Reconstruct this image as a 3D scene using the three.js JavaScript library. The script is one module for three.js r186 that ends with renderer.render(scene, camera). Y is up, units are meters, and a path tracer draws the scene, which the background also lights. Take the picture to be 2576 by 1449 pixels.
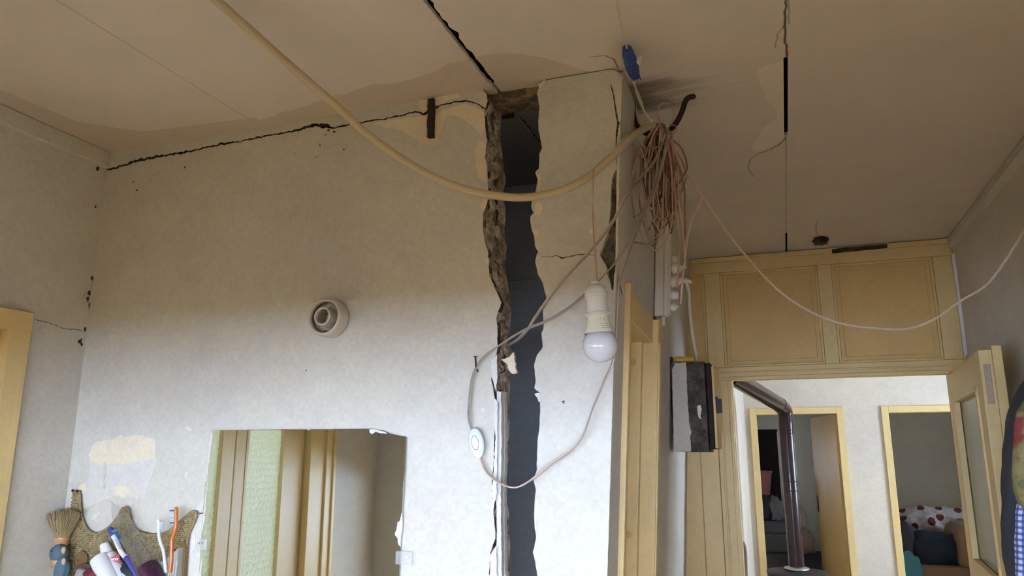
import * as THREE from 'three';
import { RoundedBoxGeometry } from 'three/addons/geometries/RoundedBoxGeometry.js';
import { mergeGeometries, mergeVertices } from 'three/addons/utils/BufferGeometryUtils.js';
import { ImprovedNoise } from 'three/addons/math/ImprovedNoise.js';

// ---------------------------------------------------------------- camera, sky, exposure
const scene = new THREE.Scene();
const EYE = new THREE.Vector3(0, 1.6, 0), PITCH = THREE.MathUtils.degToRad(12.3355), YAW = THREE.MathUtils.degToRad(19.5857), FOCAL = 1900;
const camera = new THREE.PerspectiveCamera(2 * Math.atan(724.5 / FOCAL) * 180 / Math.PI, 2576 / 1449, 0.02, 200);
camera.position.copy(EYE);
camera.rotation.set(PITCH, YAW, 0, 'YXZ');
scene.add(camera);

const renderer = new THREE.WebGLRenderer({ antialias: true });
renderer.toneMapping = THREE.LinearToneMapping;
renderer.toneMappingExposure = 1.0;
renderer.shadowMap.enabled = true;

// hazy sky, brightest in the low haze
{
  const w = 64, h = 32, d = new Float32Array(w * h * 4);
  for (let y = 0; y < h; y++) for (let x = 0; x < w; x++) {
    const el = ((y + 0.5) / h - 0.5) * Math.PI, k = el > 0 ? 1 - 0.45 * Math.sin(el) : 0.95;
    d.set([0.80 * k, 1.02 * k, 1.40 * k, 1], (y * w + x) * 4);
  }
  const t = new THREE.DataTexture(d, w, h, THREE.RGBAFormat, THREE.FloatType);
  t.mapping = THREE.EquirectangularReflectionMapping; t.magFilter = THREE.LinearFilter; t.needsUpdate = true;
  scene.background = t; scene.backgroundIntensity = 48;
}

// ---------------------------------------------------------------- helpers
let seed = 7;
const rnd = () => { seed = (seed + 0x6D2B79F5) | 0; let t = Math.imul(seed ^ (seed >>> 15), 1 | seed); t = (t + Math.imul(t ^ (t >>> 7), 61 | t)) ^ t; return ((t ^ (t >>> 14)) >>> 0) / 4294967296; };
const rr = (a, b) => a + (b - a) * rnd();
const perlin = new ImprovedNoise();
const fbm = (x, y, z, o = 4) => { let s = 0, a = 1, f = 1, n = 0; for (let i = 0; i < o; i++) { s += a * perlin.noise(x * f, y * f, z * f); n += a; a *= 0.5; f *= 2.03; } return s / n; };
const V = (x, y, z) => new THREE.Vector3(x, y, z);
const FWD = V(-Math.sin(YAW) * Math.cos(PITCH), Math.sin(PITCH), -Math.cos(YAW) * Math.cos(PITCH));
const RGT = V(Math.cos(YAW), 0, -Math.sin(YAW)), UPV = RGT.clone().cross(FWD);
// surveying: where the line of sight through a point measured on the photograph meets a known plane of the building
const sight = (px, py) => FWD.clone().multiplyScalar(FOCAL).addScaledVector(RGT, px - 1288).addScaledVector(UPV, 724.5 - py);
const meet = (px, py, axis, val) => { const d = sight(px, py); return EYE.clone().addScaledVector(d, (val - EYE[axis]) / d[axis]); };
const atZ = (px, py, z) => meet(px, py, 'z', z), atX = (px, py, x) => meet(px, py, 'x', x), atY = (px, py, y) => meet(px, py, 'y', y);
const metrePer = (p) => p.clone().sub(EYE).dot(FWD) / FOCAL;          // size of one measured pixel at that place

// dimensions of the rooms
const H = 2.7, ZB = -2.0, XL = -2.32, XR = 0.89, ZP = -4.35, ZR = 0.12, ZF = -7.35, JOINTS = [-1.63, -0.765, 0.077];
// the corridor wall leans and runs slightly off square
const LEAN = 0.059, SKEW = 0.036;
const sideX = (y, z) => -0.372 + LEAN * (y - 2.68) + SKEW * (z + 2);
const sideN = V(1, -LEAN, -SKEW);
const onSide = (px, py, off = 0) => { const d = sight(px, py), p0 = V(sideX(0, -2) + off, 0, -2); return EYE.clone().addScaledVector(d, p0.sub(EYE).dot(sideN) / d.dot(sideN)); };

const used = {};
const numbered = (n) => { const k = used[n] = (used[n] ?? -1) + 1; return k ? n + '_' + String(k).padStart(3, '0') : n; };
function obj(name, geo, mat, parent = scene, label) {
  const g = Array.isArray(geo) ? join(geo) : geo;
  const m = new THREE.Mesh(g, mat);
  m.name = parent === scene ? numbered(name) : name;
  m.castShadow = m.receiveShadow = true;
  if (label) m.userData.label = label;
  parent.add(m);
  return m;
}
function join(list) {
  const l = list.map((g) => { const n = g.index ? g.toNonIndexed() : g; for (const k of Object.keys(n.attributes)) if (!['position', 'normal', 'uv'].includes(k)) n.deleteAttribute(k); return n; });
  return mergeGeometries(l, false);
}
function thing(name, label, category, pos = [0, 0, 0], group) {
  const o = new THREE.Group(); o.name = numbered(name); o.position.set(...pos); scene.add(o);
  o.userData = { label, category }; if (group) o.userData.group = group;
  return o;
}
const tag = (o, label, category, group) => { Object.assign(o.userData, { label, category }); if (group) o.userData.group = group; return o; };
function struct(name, label, geo, mat) {
  let o;
  if (geo) o = obj(name, geo, mat); else { o = new THREE.Group(); o.name = numbered(name); scene.add(o); }
  Object.assign(o.userData, { kind: 'structure', label }); return o;
}
const box = (x0, x1, y0, y1, z0, z1) => { return uvBox(new THREE.BoxGeometry(x1 - x0, y1 - y0, z1 - z0).translate((x0 + x1) / 2, (y0 + y1) / 2, (z0 + z1) / 2)); };
function uvBox(g) { // uv in metres on every face
  const p = g.attributes.position, n = g.attributes.normal, u = g.attributes.uv;
  for (let i = 0; i < p.count; i++) { const ax = Math.abs(n.getX(i)), ay = Math.abs(n.getY(i)); if (ax > 0.6) u.setXY(i, p.getZ(i), p.getY(i)); else if (ay > 0.6) u.setXY(i, p.getX(i), p.getZ(i)); else u.setXY(i, p.getX(i), p.getY(i)); }
  return g;
}
const rbox = (w, h, d, r = 0.004, s = 2) => new RoundedBoxGeometry(w, h, d, s, Math.min(r, w / 2.01, h / 2.01, d / 2.01));
const bevBox = (x0, x1, y0, y1, z0, z1, r = 0.003) => { return uvBox(rbox(x1 - x0, y1 - y0, z1 - z0, r, 2).translate((x0 + x1) / 2, (y0 + y1) / 2, (z0 + z1) / 2)); };
const tube = (pts, r, seg, rad = 7, closed = false) => new THREE.TubeGeometry(new THREE.CatmullRomCurve3(pts, closed, 'centripetal'), seg ?? pts.length * 6, r, rad, closed);
const capTube = (pts, r, seg, rad = 7) => { const e = [pts[0], pts[pts.length - 1]].map((p) => new THREE.SphereGeometry(r, 8, 6).translate(p.x, p.y, p.z)); return join([tube(pts, r, seg, rad), ...e]); };
const lathe = (prof, n = 40) => new THREE.LatheGeometry(prof.map(([r, y]) => new THREE.Vector2(r, y)), n);
function slab(pts, depth, holes = [], bevel = 0) {
  const s = new THREE.Shape(pts.map(([x, y]) => new THREE.Vector2(x, y)));
  for (const h of holes) s.holes.push(new THREE.Path(h.map(([x, y]) => new THREE.Vector2(x, y))));
  return new THREE.ExtrudeGeometry(s, { depth, bevelEnabled: bevel > 0, bevelThickness: bevel, bevelSize: bevel, bevelSegments: 2, curveSegments: 8 });
}
// polyline with uneven, broken-looking edges
function ragged(pts, step, amp, freq = 30, close = true) {
  const out = [], n = pts.length;
  for (let i = 0; i < (close ? n : n - 1); i++) {
    const [x0, y0] = pts[i], [x1, y1] = pts[(i + 1) % n], L = Math.hypot(x1 - x0, y1 - y0), k = Math.max(1, Math.round(L / step));
    for (let j = 0; j < k; j++) { const t = j / k, x = x0 + (x1 - x0) * t, y = y0 + (y1 - y0) * t; out.push([x + amp * fbm(x * freq, y * freq, 1.3, 3) * 2, y + amp * fbm(x * freq + 9, y * freq, 5.1, 3) * 2]); }
  }
  if (!close) out.push(pts[n - 1]);
  return out;
}
// closed outline round a crack given as [u, v, half width]
function crack(line, amp = 0.0012) {
  const fine = [];
  for (let i = 0; i < line.length - 1; i++) { const [a, b, w] = line[i], [c, d, v] = line[i + 1], k = Math.max(2, Math.round(Math.hypot(c - a, d - b) / 0.007)); for (let j = 0; j < k; j++) { const t = j / k; fine.push([a + (c - a) * t, b + (d - b) * t, w + (v - w) * t]); } }
  fine.push(line[line.length - 1]);
  const up = [], dn = [];
  fine.forEach(([a, b, w], i) => {
    const p = fine[Math.max(0, i - 1)], q = fine[Math.min(fine.length - 1, i + 1)], l = Math.hypot(q[0] - p[0], q[1] - p[1]) || 1, nx = -(q[1] - p[1]) / l, ny = (q[0] - p[0]) / l;
    const o = amp * fbm(a * 60, b * 60, 2.2) * 2.5, k = w * (0.45 + 0.9 * rnd());
    up.push([a + nx * (o + k), b + ny * (o + k)]); dn.push([a + nx * (o - k), b + ny * (o - k)]);
  });
  return up.concat(dn.reverse());
}
const toLeft = (g) => g.rotateY(Math.PI / 2);          // (u = -z, v, outward w) -> facing +x
const toCeil = (g) => g.rotateX(Math.PI / 2);          // (u = x, v = z, w) -> facing down
const faceUV = (g, f) => { const p = g.attributes.position, u = g.attributes.uv; for (let i = 0; i < p.count; i++) u.setXY(i, ...f(p.getX(i), p.getY(i), p.getZ(i))); return g; };
const sideMap = (g) => { // (u = -z, v = y, w = off the wall) -> onto the leaning corridor wall
  const p = g.attributes.position; for (let i = 0; i < p.count; i++) { const u = p.getX(i), v = p.getY(i), w = p.getZ(i); p.setXYZ(i, sideX(v, -u) + w, v, -u); }
  g.computeVertexNormals(); return g;
};

// ---------------------------------------------------------------- textures and materials
const hash = (x, y, s) => { let h = (x * 374761393 + y * 668265263 + s * 1442695041) | 0; h = Math.imul(h ^ (h >>> 13), 1274126177); return ((h ^ (h >>> 16)) >>> 0) / 4294967296; };
const tileNoise = (u, v, per, s) => { const x = u * per, y = v * per, i = Math.floor(x), j = Math.floor(y), f = x - i, g = y - j, a = f * f * (3 - 2 * f), b = g * g * (3 - 2 * g), m = (k) => ((k % per) + per) % per; const q = (p, r) => hash(m(p), m(r), s); return (q(i, j) * (1 - a) + q(i + 1, j) * a) * (1 - b) + (q(i, j + 1) * (1 - a) + q(i + 1, j + 1) * a) * b; };
const tileF = (u, v, per, s, o = 4) => { let t = 0, a = 1, n = 0; for (let k = 0; k < o; k++) { t += a * tileNoise(u, v, per << k, s + k); n += a; a *= 0.55; } return t / n; };
function tex(n, fn, srgb = true, metres = 1) {
  const d = new Uint8Array(n * n * 4);
  for (let y = 0; y < n; y++) for (let x = 0; x < n; x++) { const c = fn(x / n, y / n); d.set([c[0], c[1] ?? c[0], c[2] ?? c[0], 1].map((q, i) => i === 3 ? 255 : Math.max(0, Math.min(255, q * 255))), (y * n + x) * 4); }
  const t = new THREE.DataTexture(d, n, n, THREE.RGBAFormat); t.wrapS = t.wrapT = THREE.RepeatWrapping; t.magFilter = THREE.LinearFilter; t.minFilter = THREE.LinearMipmapLinearFilter; t.generateMipmaps = true;
  if (srgb) t.colorSpace = THREE.SRGBColorSpace; t.repeat.set(1 / metres, 1 / metres); t.needsUpdate = true; return t;
}
const mat = (color, rough = 0.7, extra = {}) => new THREE.MeshStandardMaterial({ color, roughness: rough, ...extra });
const phys = (o) => new THREE.MeshPhysicalMaterial(o);
const mixc = (a, b, t) => a.map((q, i) => q + (b[i] - q) * t);

const plasterTone = tex(1024, (u, v) => {
  const m = tileF(u, v, 3, 11, 5), g = tileF(u, v, 128, 31, 2), s = tileF(u, v, 24, 51, 3);
  const k = 0.95 + 0.09 * (m - 0.5) + 0.06 * (g - 0.5) + 0.03 * (s - 0.5), c = [k, k * (0.995 + 0.01 * (s - 0.5)), k * (0.985 - 0.05 * (m - 0.5))];
  return c;
}, true, 1.35);
const plasterBump = tex(1024, (u, v) => [0.5 + 0.5 * (tileF(u, v, 10, 5, 5) - 0.5) + 0.3 * (tileF(u, v, 110, 9, 2) - 0.5)], false, 1.0);
const masonryTone = tex(512, (u, v) => {
  const a = tileF(u, v, 8, 3, 5), b = tileF(u, v, 30, 13, 3), c = tileF(u, v, 60, 23, 2);
  let k = mixc([0.58, 0.53, 0.47], [0.93, 0.89, 0.82], Math.max(0, Math.min(1, (a - 0.32) * 2.6)));
  if (b > 0.7) k = mixc(k, [0.3, 0.26, 0.22], 0.6);
  if (c > 0.78) k = mixc(k, [0.9, 0.87, 0.82], 0.5);
  if (tileF(u, v, 5, 43, 3) > 0.67) k = mixc(k, [0.55, 0.38, 0.22], 0.55);
  return k;
}, true, 0.22);
const masonryBump = tex(512, (u, v) => [0.6 * tileF(u, v, 14, 3, 5) + 0.4 * tileF(u, v, 60, 23, 2)], false, 0.22);
const woodTone = tex(512, (u, v) => { const a = tileF(u, v, 4, 7, 4), b = tileF(u * 1, v, 64, 17, 2); let k = [0.97 + 0.08 * (a - 0.5) + 0.04 * (b - 0.5)].concat(); let c = [k[0], k[0] * 0.995, k[0] * (0.98 - 0.05 * (a - 0.5))]; return c; }, true, 0.9);
const brushBump = tex(512, (u, v) => { // vertical brush marks
  const a = tileNoise(u, v, 4, 5), n = (x, per, s) => { const i = Math.floor(x * per), f = x * per - i; return hash(((i % per) + per) % per, 0, s) * (1 - f) + hash(((i + 1) % per + per) % per, 0, s) * f; };
  return [0.5 * n(u + 0.004 * a, 180, 3) + 0.3 * n(u, 60, 4) + 0.2 * tileF(u, v, 16, 6, 3)];
}, false, 0.5);

const WALL = [0.72, 0.675, 0.585];
const lin = (r, g, b) => new THREE.Color().setRGB(r, g, b);
const M = {
  wall: mat(lin(...WALL), 0.62, { map: plasterTone, bumpMap: plasterBump, bumpScale: 0.002 }),
  rawPlaster: mat(lin(0.12, 0.10, 0.085), 0.95, { map: masonryTone }),
  undercoat: mat(lin(0.92, 0.79, 0.60), 0.85, { map: plasterTone, bumpMap: plasterBump, bumpScale: 0.001 }),
  primer: mat(lin(0.79, 0.745, 0.675), 0.8, { map: plasterTone }),
  white: mat(lin(0.83, 0.80, 0.75), 0.8, { map: plasterTone, bumpMap: plasterBump, bumpScale: 0.001 }),
  masonry: mat(lin(1.0, 0.95, 0.88), 0.95, { map: masonryTone, bumpMap: masonryBump, bumpScale: 0.006 }),
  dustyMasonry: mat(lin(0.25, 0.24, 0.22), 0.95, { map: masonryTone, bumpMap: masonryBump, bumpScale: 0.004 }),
  slate: mat(lin(0.60, 0.655, 0.74), 0.7, { map: plasterTone, bumpMap: plasterBump, bumpScale: 0.001 }),
  concrete: mat(lin(0.10, 0.09, 0.08), 0.95, { map: masonryTone }),
  yellow: mat(lin(0.81, 0.60, 0.27), 0.42, { map: woodTone, bumpMap: brushBump, bumpScale: 0.0006 }),
  yellowPanel: mat(lin(0.75, 0.50, 0.18), 0.45, { map: woodTone, bumpMap: brushBump, bumpScale: 0.0005 }),
  floor: mat(lin(0.42, 0.265, 0.10), 0.5, { map: woodTone }),
  balcony: mat(lin(0.48, 0.32, 0.15), 0.8, { map: plasterTone }),
  mint: mat(lin(0.80, 0.77, 0.62), 0.8),
  rust: mat(lin(0.075, 0.026, 0.015), 0.85, { map: masonryTone, bumpMap: masonryBump, bumpScale: 0.001 }),
  darkWood: mat(lin(0.034, 0.023, 0.019), 0.8, { map: masonryTone, bumpMap: masonryBump, bumpScale: 0.002 }),
  hose: mat(lin(0.68, 0.54, 0.32), 0.42, { map: plasterTone }),
  plastic: mat(lin(0.80, 0.77, 0.71), 0.35),
  oldPlastic: mat(lin(0.86, 0.79, 0.66), 0.45, { map: plasterTone }),
  porcelain: mat(lin(0.72, 0.66, 0.57), 0.3, { map: plasterTone }),
  metal: mat(lin(0.6, 0.56, 0.5), 0.35, { metalness: 1 }),
  blackIron: mat(lin(0.02, 0.018, 0.017), 0.5),
  mirror: mat(lin(0.74, 0.80, 0.83), 0.015, { metalness: 1 }),
  clear: phys({ color: 0xffffff, roughness: 0.12, transmission: 0.85, thickness: 0, ior: 1.45 }),
  pinkWire: mat(lin(0.58, 0.34, 0.25), 0.35),
  paleWire: mat(lin(0.66, 0.48, 0.38), 0.35),
  greyWire: mat(lin(0.36, 0.31, 0.26), 0.4),
  redWire: mat(lin(0.32, 0.11, 0.07), 0.4),
  brownWire: mat(lin(0.17, 0.10, 0.07), 0.45),
  creamWire: mat(lin(0.68, 0.60, 0.47), 0.45),
};

// ---------------------------------------------------------------- shell: floor, roof, ceiling panels
struct('floor', 'brown worn floor of the damaged flat', box(-3.7, 3.3, -0.1, 0, -10.6, 0.37), M.floor);
struct('roof_slab', 'rough concrete slab above the ceiling boards', [box(-2.62, 3.4, 2.84, 2.97, -10.6, 0.5), box(-2.62, -2.46, 2.70, 2.85, -4.5, 0.5), box(XR + 0.03, 1.1, 2.699, 2.85, -4.5, 0.5), box(-2.62, 1.1, 2.713, 2.85, -4.5, -4.4), box(-2.62, 1.1, 2.713, 2.85, 0.2, 0.5)], M.concrete);
{
  const cw = 1536, ch = 2048, c = document.createElement('canvas'); c.width = cw; c.height = ch;
  const g = c.getContext('2d'), X = (x) => (x + 2.6) / 3.6 * cw, Y = (z) => (1 - (z + 4.5) / 5) * ch;
  g.fillStyle = 'rgb(236,229,222)'; g.fillRect(0, 0, cw, ch);
  for (let i = 0; i < 900; i++) { const k = rr(-9, 9) | 0; g.fillStyle = `rgba(${225 + k},${216 + k},${206 + k},0.10)`; g.beginPath(); g.ellipse(rr(0, cw), rr(0, ch), rr(15, 110), rr(15, 90), rr(0, 3), 0, 7); g.fill(); }
  const poly = (pts, style) => { g.fillStyle = style; g.beginPath(); pts.forEach(([x, z], i) => i ? g.lineTo(X(x), Y(z)) : g.moveTo(X(x), Y(z))); g.closePath(); g.fill(); };
  const ceil = (px, py) => { const p = atY(px, py, H); return [p.x, p.z]; };
  // wall paint carried a hand's breadth onto the ceiling, with the brush's uneven edge
  const rim = 'rgb(216,205,187)';
  const edge = [[640, 322], [655, 300], [700, 288], [780, 262], [830, 245], [900, 226], [930, 215], [1000, 208], [1060, 190], [1130, 163], [1190, 142], [1250, 136], [1330, 140], [1372, 146]].map((p) => ceil(...p));
  poly([...ragged(edge, 0.008, 0.009, 22, false), [-0.3, -2.2], [-1.75, -2.2]], rim);
  poly([[-2.6, 0.5], ...ragged([[-2.225, 0.5], [-2.235, -0.8], [-2.23, -1.4], [-2.19, -1.75], [-2.05, -1.89], [-1.6, -1.93]], 0.03, 0.006, 18, false), [-1.6, -2.2], [-2.6, -2.2]], rim);
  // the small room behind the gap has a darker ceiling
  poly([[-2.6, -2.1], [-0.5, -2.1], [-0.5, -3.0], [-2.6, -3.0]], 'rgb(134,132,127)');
  // pale repair round the open slot
  poly(ragged([[1975, 150], [1930, 165], [1903, 178], [1918, 225], [1930, 255], [1945, 270], [1957, 285], [1950, 300], [1920, 322], [1915, 335], [1888, 372], [1905, 382], [1940, 370], [1965, 352], [1978, 340]].map((p) => ceil(...p)), 0.02, 0.004, 25), 'rgb(247,240,230)');
  // dark tone smudged away from the hook in brush-like streaks
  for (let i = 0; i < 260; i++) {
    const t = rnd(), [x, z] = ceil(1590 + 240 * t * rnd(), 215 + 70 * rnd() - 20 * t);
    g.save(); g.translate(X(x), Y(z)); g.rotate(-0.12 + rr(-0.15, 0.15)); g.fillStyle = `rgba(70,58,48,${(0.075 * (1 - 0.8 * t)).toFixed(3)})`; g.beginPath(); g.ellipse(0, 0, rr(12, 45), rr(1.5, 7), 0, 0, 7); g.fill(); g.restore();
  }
  // dirt in the hairline cracks
  const line = (pts, w) => { g.strokeStyle = 'rgba(58,46,36,0.85)'; g.lineWidth = w; g.beginPath(); ragged(pts.map((p) => ceil(...p)), 0.012, 0.004, 45, false).forEach(([x, z], i) => i ? g.lineTo(X(x), Y(z)) : g.moveTo(X(x), Y(z))); g.stroke(); };
  line([[1976, 345], [1960, 365], [1930, 378], [1905, 388]], 1.6);
  line([[1905, 388], [1885, 402], [1882, 425], [1895, 445]], 0.8);
  line([[1978, 0], [1973, 60], [1975, 95], [1979, 125], [1977, 145]], 2.0);
  line([[1985, 0], [1985, 60]], 0.7); line([[1975, 60], [1955, 90], [1950, 120]], 0.7);
  line([[2062, 602], [2052, 580], [2055, 555]], 0.8);
  line([[1520, 140], [1545, 148], [1555, 172]], 1.2); line([[1480, 145], [1520, 140]], 0.8);
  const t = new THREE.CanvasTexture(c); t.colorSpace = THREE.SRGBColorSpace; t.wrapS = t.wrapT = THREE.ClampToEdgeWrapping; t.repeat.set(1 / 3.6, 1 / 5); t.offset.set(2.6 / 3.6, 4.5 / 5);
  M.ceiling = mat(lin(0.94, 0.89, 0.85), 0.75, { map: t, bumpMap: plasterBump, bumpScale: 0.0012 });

  const ceiling = struct('ceiling', 'grimy off-white boarded ceiling with open dark joints');
  const gap = (j, z) => {
    if (j === 0) return 0.0009;
    if (j === 1) return z > -1.97 ? 0.0032 + 0.0058 * THREE.MathUtils.smoothstep(-z, 1.2, 1.9) : 0.005;
    if ((z < -2.108 && z > -2.678) || (z < -3.97)) return z < -3.9 ? 0.0045 : 0.006;
    return z > -2.108 ? 0.0006 : 0.0008;
  };
  const edges = [-2.62, ...JOINTS, 1.05];
  for (let k = 0; k < 4; k++) {
    const L = [], R = [];
    const zs = []; for (let z = 0.45; z > -4.45; z -= 0.012) zs.push(z);
    for (const q of [-2.107, -2.109, -2.677, -2.679, -3.969, -3.971]) zs.push(q);
    zs.sort((a, b) => b - a);
    for (const z of zs) {
      const wob = (j, s) => (j === 1 ? 0.008 * fbm(z * 26, s * 7, 3, 4) * 1.6 + (s > 0 ? 0.016 * Math.max(0, fbm(z * 9 + 4, 2, 8, 3)) : 0) : j === 2 && z > -2.1 ? 0.0035 * fbm(z * 40, 1, 3) : 0);
      L.push([k ? edges[k] + gap(k - 1, z) + Math.max(k - 1 === 2 ? -1 : -gap(k - 1, z) * 0.6, wob(k - 1, 1)) : edges[0], z]);
      R.push([k < 3 ? edges[k + 1] - gap(k, z) + (k === 2 ? wob(2, 1) : -Math.abs(wob(k, -1))) : edges[4], z]);
    }
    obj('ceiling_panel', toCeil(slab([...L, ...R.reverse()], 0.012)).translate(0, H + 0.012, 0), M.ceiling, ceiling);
  }
}
struct('ceiling_far', 'plain white ceiling of the room beyond the partition', box(-1.2, 3.3, H, H + 0.06, -10.6, -4.42), M.white);

// ---------------------------------------------------------------- back wall with its crack, peeled paint and the torn gap
const B = (px, py, z = ZB) => { const p = atZ(px, py, z); return [p.x, p.y]; };
const gapL = [[1216, 178], [1215, 208], [1211, 219], [1224, 236], [1228, 255], [1221, 273], [1218, 286], [1221, 327], [1226, 349], [1218, 390], [1226, 424], [1228, 468], [1230, 495], [1225, 515], [1217, 533], [1214, 573], [1219, 602], [1227, 632], [1229, 659], [1232, 695], [1242, 718], [1252, 742], [1262, 761], [1254, 778], [1249, 798], [1251, 831], [1252, 871], [1249, 887], [1239, 917], [1236, 957], [1242, 983], [1246, 1014], [1244, 1089], [1242, 1157], [1236, 1233], [1242, 1294], [1246, 1354], [1233, 1392], [1231, 1449]].map((p) => B(...p)).concat([[-0.77, 0.9], [-0.765, 0.5], [-0.77, 0]]);
const gapBack = [[1248, 178], [1250, 219], [1257, 260], [1261, 310], [1259, 355], [1264, 390], [1266, 413], [1273, 457], [1266, 479], [1269, 504], [1272, 533], [1270, 560], [1270, 606], [1275, 626], [1269, 662], [1274, 692], [1279, 732], [1285, 761], [1287, 791], [1283, 814], [1282, 871], [1290, 886], [1291, 910], [1294, 935], [1282, 944], [1282, 1059], [1280, 1097], [1283, 1142], [1269, 1199], [1269, 1237], [1280, 1279], [1280, 1332], [1284, 1366], [1282, 1404], [1283, 1449]].map((p) => B(...p, ZB - 0.12)).concat([[-0.77, 0.9], [-0.765, 0.5], [-0.77, 0]]);
const gapR = [[1371, 157], [1370, 175], [1367, 200], [1353, 206], [1356, 222], [1351, 239], [1357, 266], [1353, 308], [1359, 349], [1363, 370], [1357, 388], [1356, 424], [1346, 435], [1353, 451], [1346, 484], [1338, 509], [1335, 523], [1343, 535], [1333, 546], [1338, 579], [1345, 593], [1345, 616], [1353, 632], [1347, 656], [1353, 692], [1365, 708], [1371, 738], [1378, 761], [1365, 781], [1367, 831], [1362, 838], [1365, 874], [1347, 900], [1343, 924], [1348, 961], [1344, 978], [1359, 989], [1358, 1059], [1352, 1112], [1350, 1180], [1342, 1207], [1348, 1237], [1344, 1264], [1344, 1317], [1348, 1354], [1342, 1389], [1348, 1426], [1352, 1449]].map((p) => B(...p)).concat([[-0.64, 0.9], [-0.645, 0.5], [-0.64, 0]]);
const xAt = (c, y) => { for (let i = 0; i < c.length - 1; i++) if (y <= c[i][1] && y >= c[i + 1][1]) { const t = (c[i][1] - y) / (c[i][1] - c[i + 1][1] || 1); return c[i][0] + (c[i + 1][0] - c[i][0]) * t; } return y > c[0][1] ? c[0][0] : c[c.length - 1][0]; };
{
  const wall = struct('wall_back', 'off-white plaster wall with mirror and peeled patches, left of the torn gap');
  const ck = [[272, 428, 3], [300, 420, 3], [345, 405, 5], [400, 393, 4], [450, 385, 4], [500, 377, 2], [560, 362, 3], [610, 355, 2], [650, 345, 3], [690, 338, 2], [740, 330, 3], [772, 320, 5], [798, 314, 6], [822, 318, 7], [838, 323, 3], [870, 316, 2], [900, 311, 2], [960, 299, 2], [1010, 292, 2], [1045, 281, 2], [1066, 286, 3], [1092, 273, 6], [1110, 264, 2.5], [1140, 258, 2], [1178, 253, 2], [1200, 262, 1.5], [1221, 273, 1.5]].map(([a, b, w]) => [...B(a, b), w * 0.00105]);
  const loop = crack(ck, 0.0035), n = loop.length / 2, up = loop.slice(0, n), dn = loop.slice(n).reverse();
  const lo = up[0][1] > dn[0][1] ? dn : up, hi = lo === dn ? up : dn;
  const gl = ragged(gapL, 0.008, 0.0022, 60, false);
  const below = gl.filter(([, y]) => y < lo[lo.length - 1][1] - 0.002), above = gl.filter(([, y]) => y > hi[hi.length - 1][1] + 0.002 && y < H);
  obj('plaster_field', slab([[XL - 0.02, 0], [XL - 0.02, lo[0][1]], ...lo, ...below, [-0.77, 0]], 0.025).translate(0, 0, ZB - 0.025), [M.wall, M.rawPlaster], wall);
  obj('cornice_band', slab([[XL - 0.02, hi[0][1]], [XL - 0.02, H], [above[0][0], H], ...above, ...hi.slice().reverse()], 0.025).translate(0, 0, ZB - 0.0235), [M.wall, M.rawPlaster], wall);
  // masonry behind, and the torn end of the wall
  const gb = ragged(gapBack, 0.01, 0.002, 50, false);
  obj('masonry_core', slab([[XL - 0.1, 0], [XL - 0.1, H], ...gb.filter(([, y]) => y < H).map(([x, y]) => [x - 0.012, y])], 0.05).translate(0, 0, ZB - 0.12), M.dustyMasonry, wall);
  const ny = 420, nx = 14, pos = [], uv = [], idx = [];
  for (let i = 0; i <= ny; i++) for (let j = 0; j <= nx; j++) {
    const y = 2.72 - (2.72 - 0.6) * i / ny, t = j / nx, xf = xAt(gl, y), xb = xAt(gb, y);
    const lump = fbm(y * 26, t * 2.4, 4, 5), k = Math.sin(Math.PI * t);
    pos.push(xf + (xb - xf) * Math.pow(t, 0.8) - 0.006 * k + 0.034 * lump * k, y + 0.006 * k * fbm(y * 40, t * 5, 9), ZB - 0.001 - 0.119 * t + 0.03 * k * fbm(y * 22 + 5, t * 3, 1, 4)); uv.push(t * 0.14, y);
    if (i < ny && j < nx) { const a = i * (nx + 1) + j, b = a + nx + 1; idx.push(a, b, a + 1, b, b + 1, a + 1); }
  }
  const g = new THREE.BufferGeometry(); g.setAttribute('position', new THREE.Float32BufferAttribute(pos, 3)); g.setAttribute('uv', new THREE.Float32BufferAttribute(uv, 2)); g.setIndex(idx); g.computeVertexNormals();
  obj('torn_edge', g, M.masonry, wall, 'rough broken end of the wall showing grey rubble');
  // plaster key left standing along the lower torn edge
  const key = ragged([[1262, 905], [1282, 900], [1294, 886], [1297, 912], [1301, 938], [1290, 941], [1281, 930], [1275, 915]].map((p) => B(...p, ZB - 0.03)), 0.006, 0.003, 80);
  obj('hanging_chip', slab(key, 0.012).translate(0, 0, ZB - 0.036), M.undercoat, wall, 'small chip of plaster hanging into the gap');
  for (const [x0, x1, z] of [[1252, 1262, -0.018], [1263, 1271, -0.05]]) obj('plaster_ridge', slab(ragged([[x0, 985], [x1, 985], [x1 + 2, 1120], [x1, 1250], [x1 + 3, 1449], [x0, 1449], [x0 - 1, 1250], [x0 + 1, 1120]].map((p) => B(...p, ZB + z)), 0.01, 0.002, 60), 0.02).translate(0, 0, ZB + z - 0.012), M.white, wall);

  // patches where the paint has come away (thin layers with edges of their own)
  const C3 = (a) => a.map(([x, y]) => B(1000 + x / 3.622, 120 + y / 3.622)), C1 = (a) => a.map(([x, y]) => B(x / 3.632, 1050 + y / 3.632)), PX = (a) => a.map((p) => B(...p));
  const patch = (pts, m, d = 0.0014, name = 'paint_patch') => obj(name, slab(ragged(pts, 0.006, 0.0018, 70), d, [], 0).translate(0, 0, ZB), m, wall);
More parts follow.
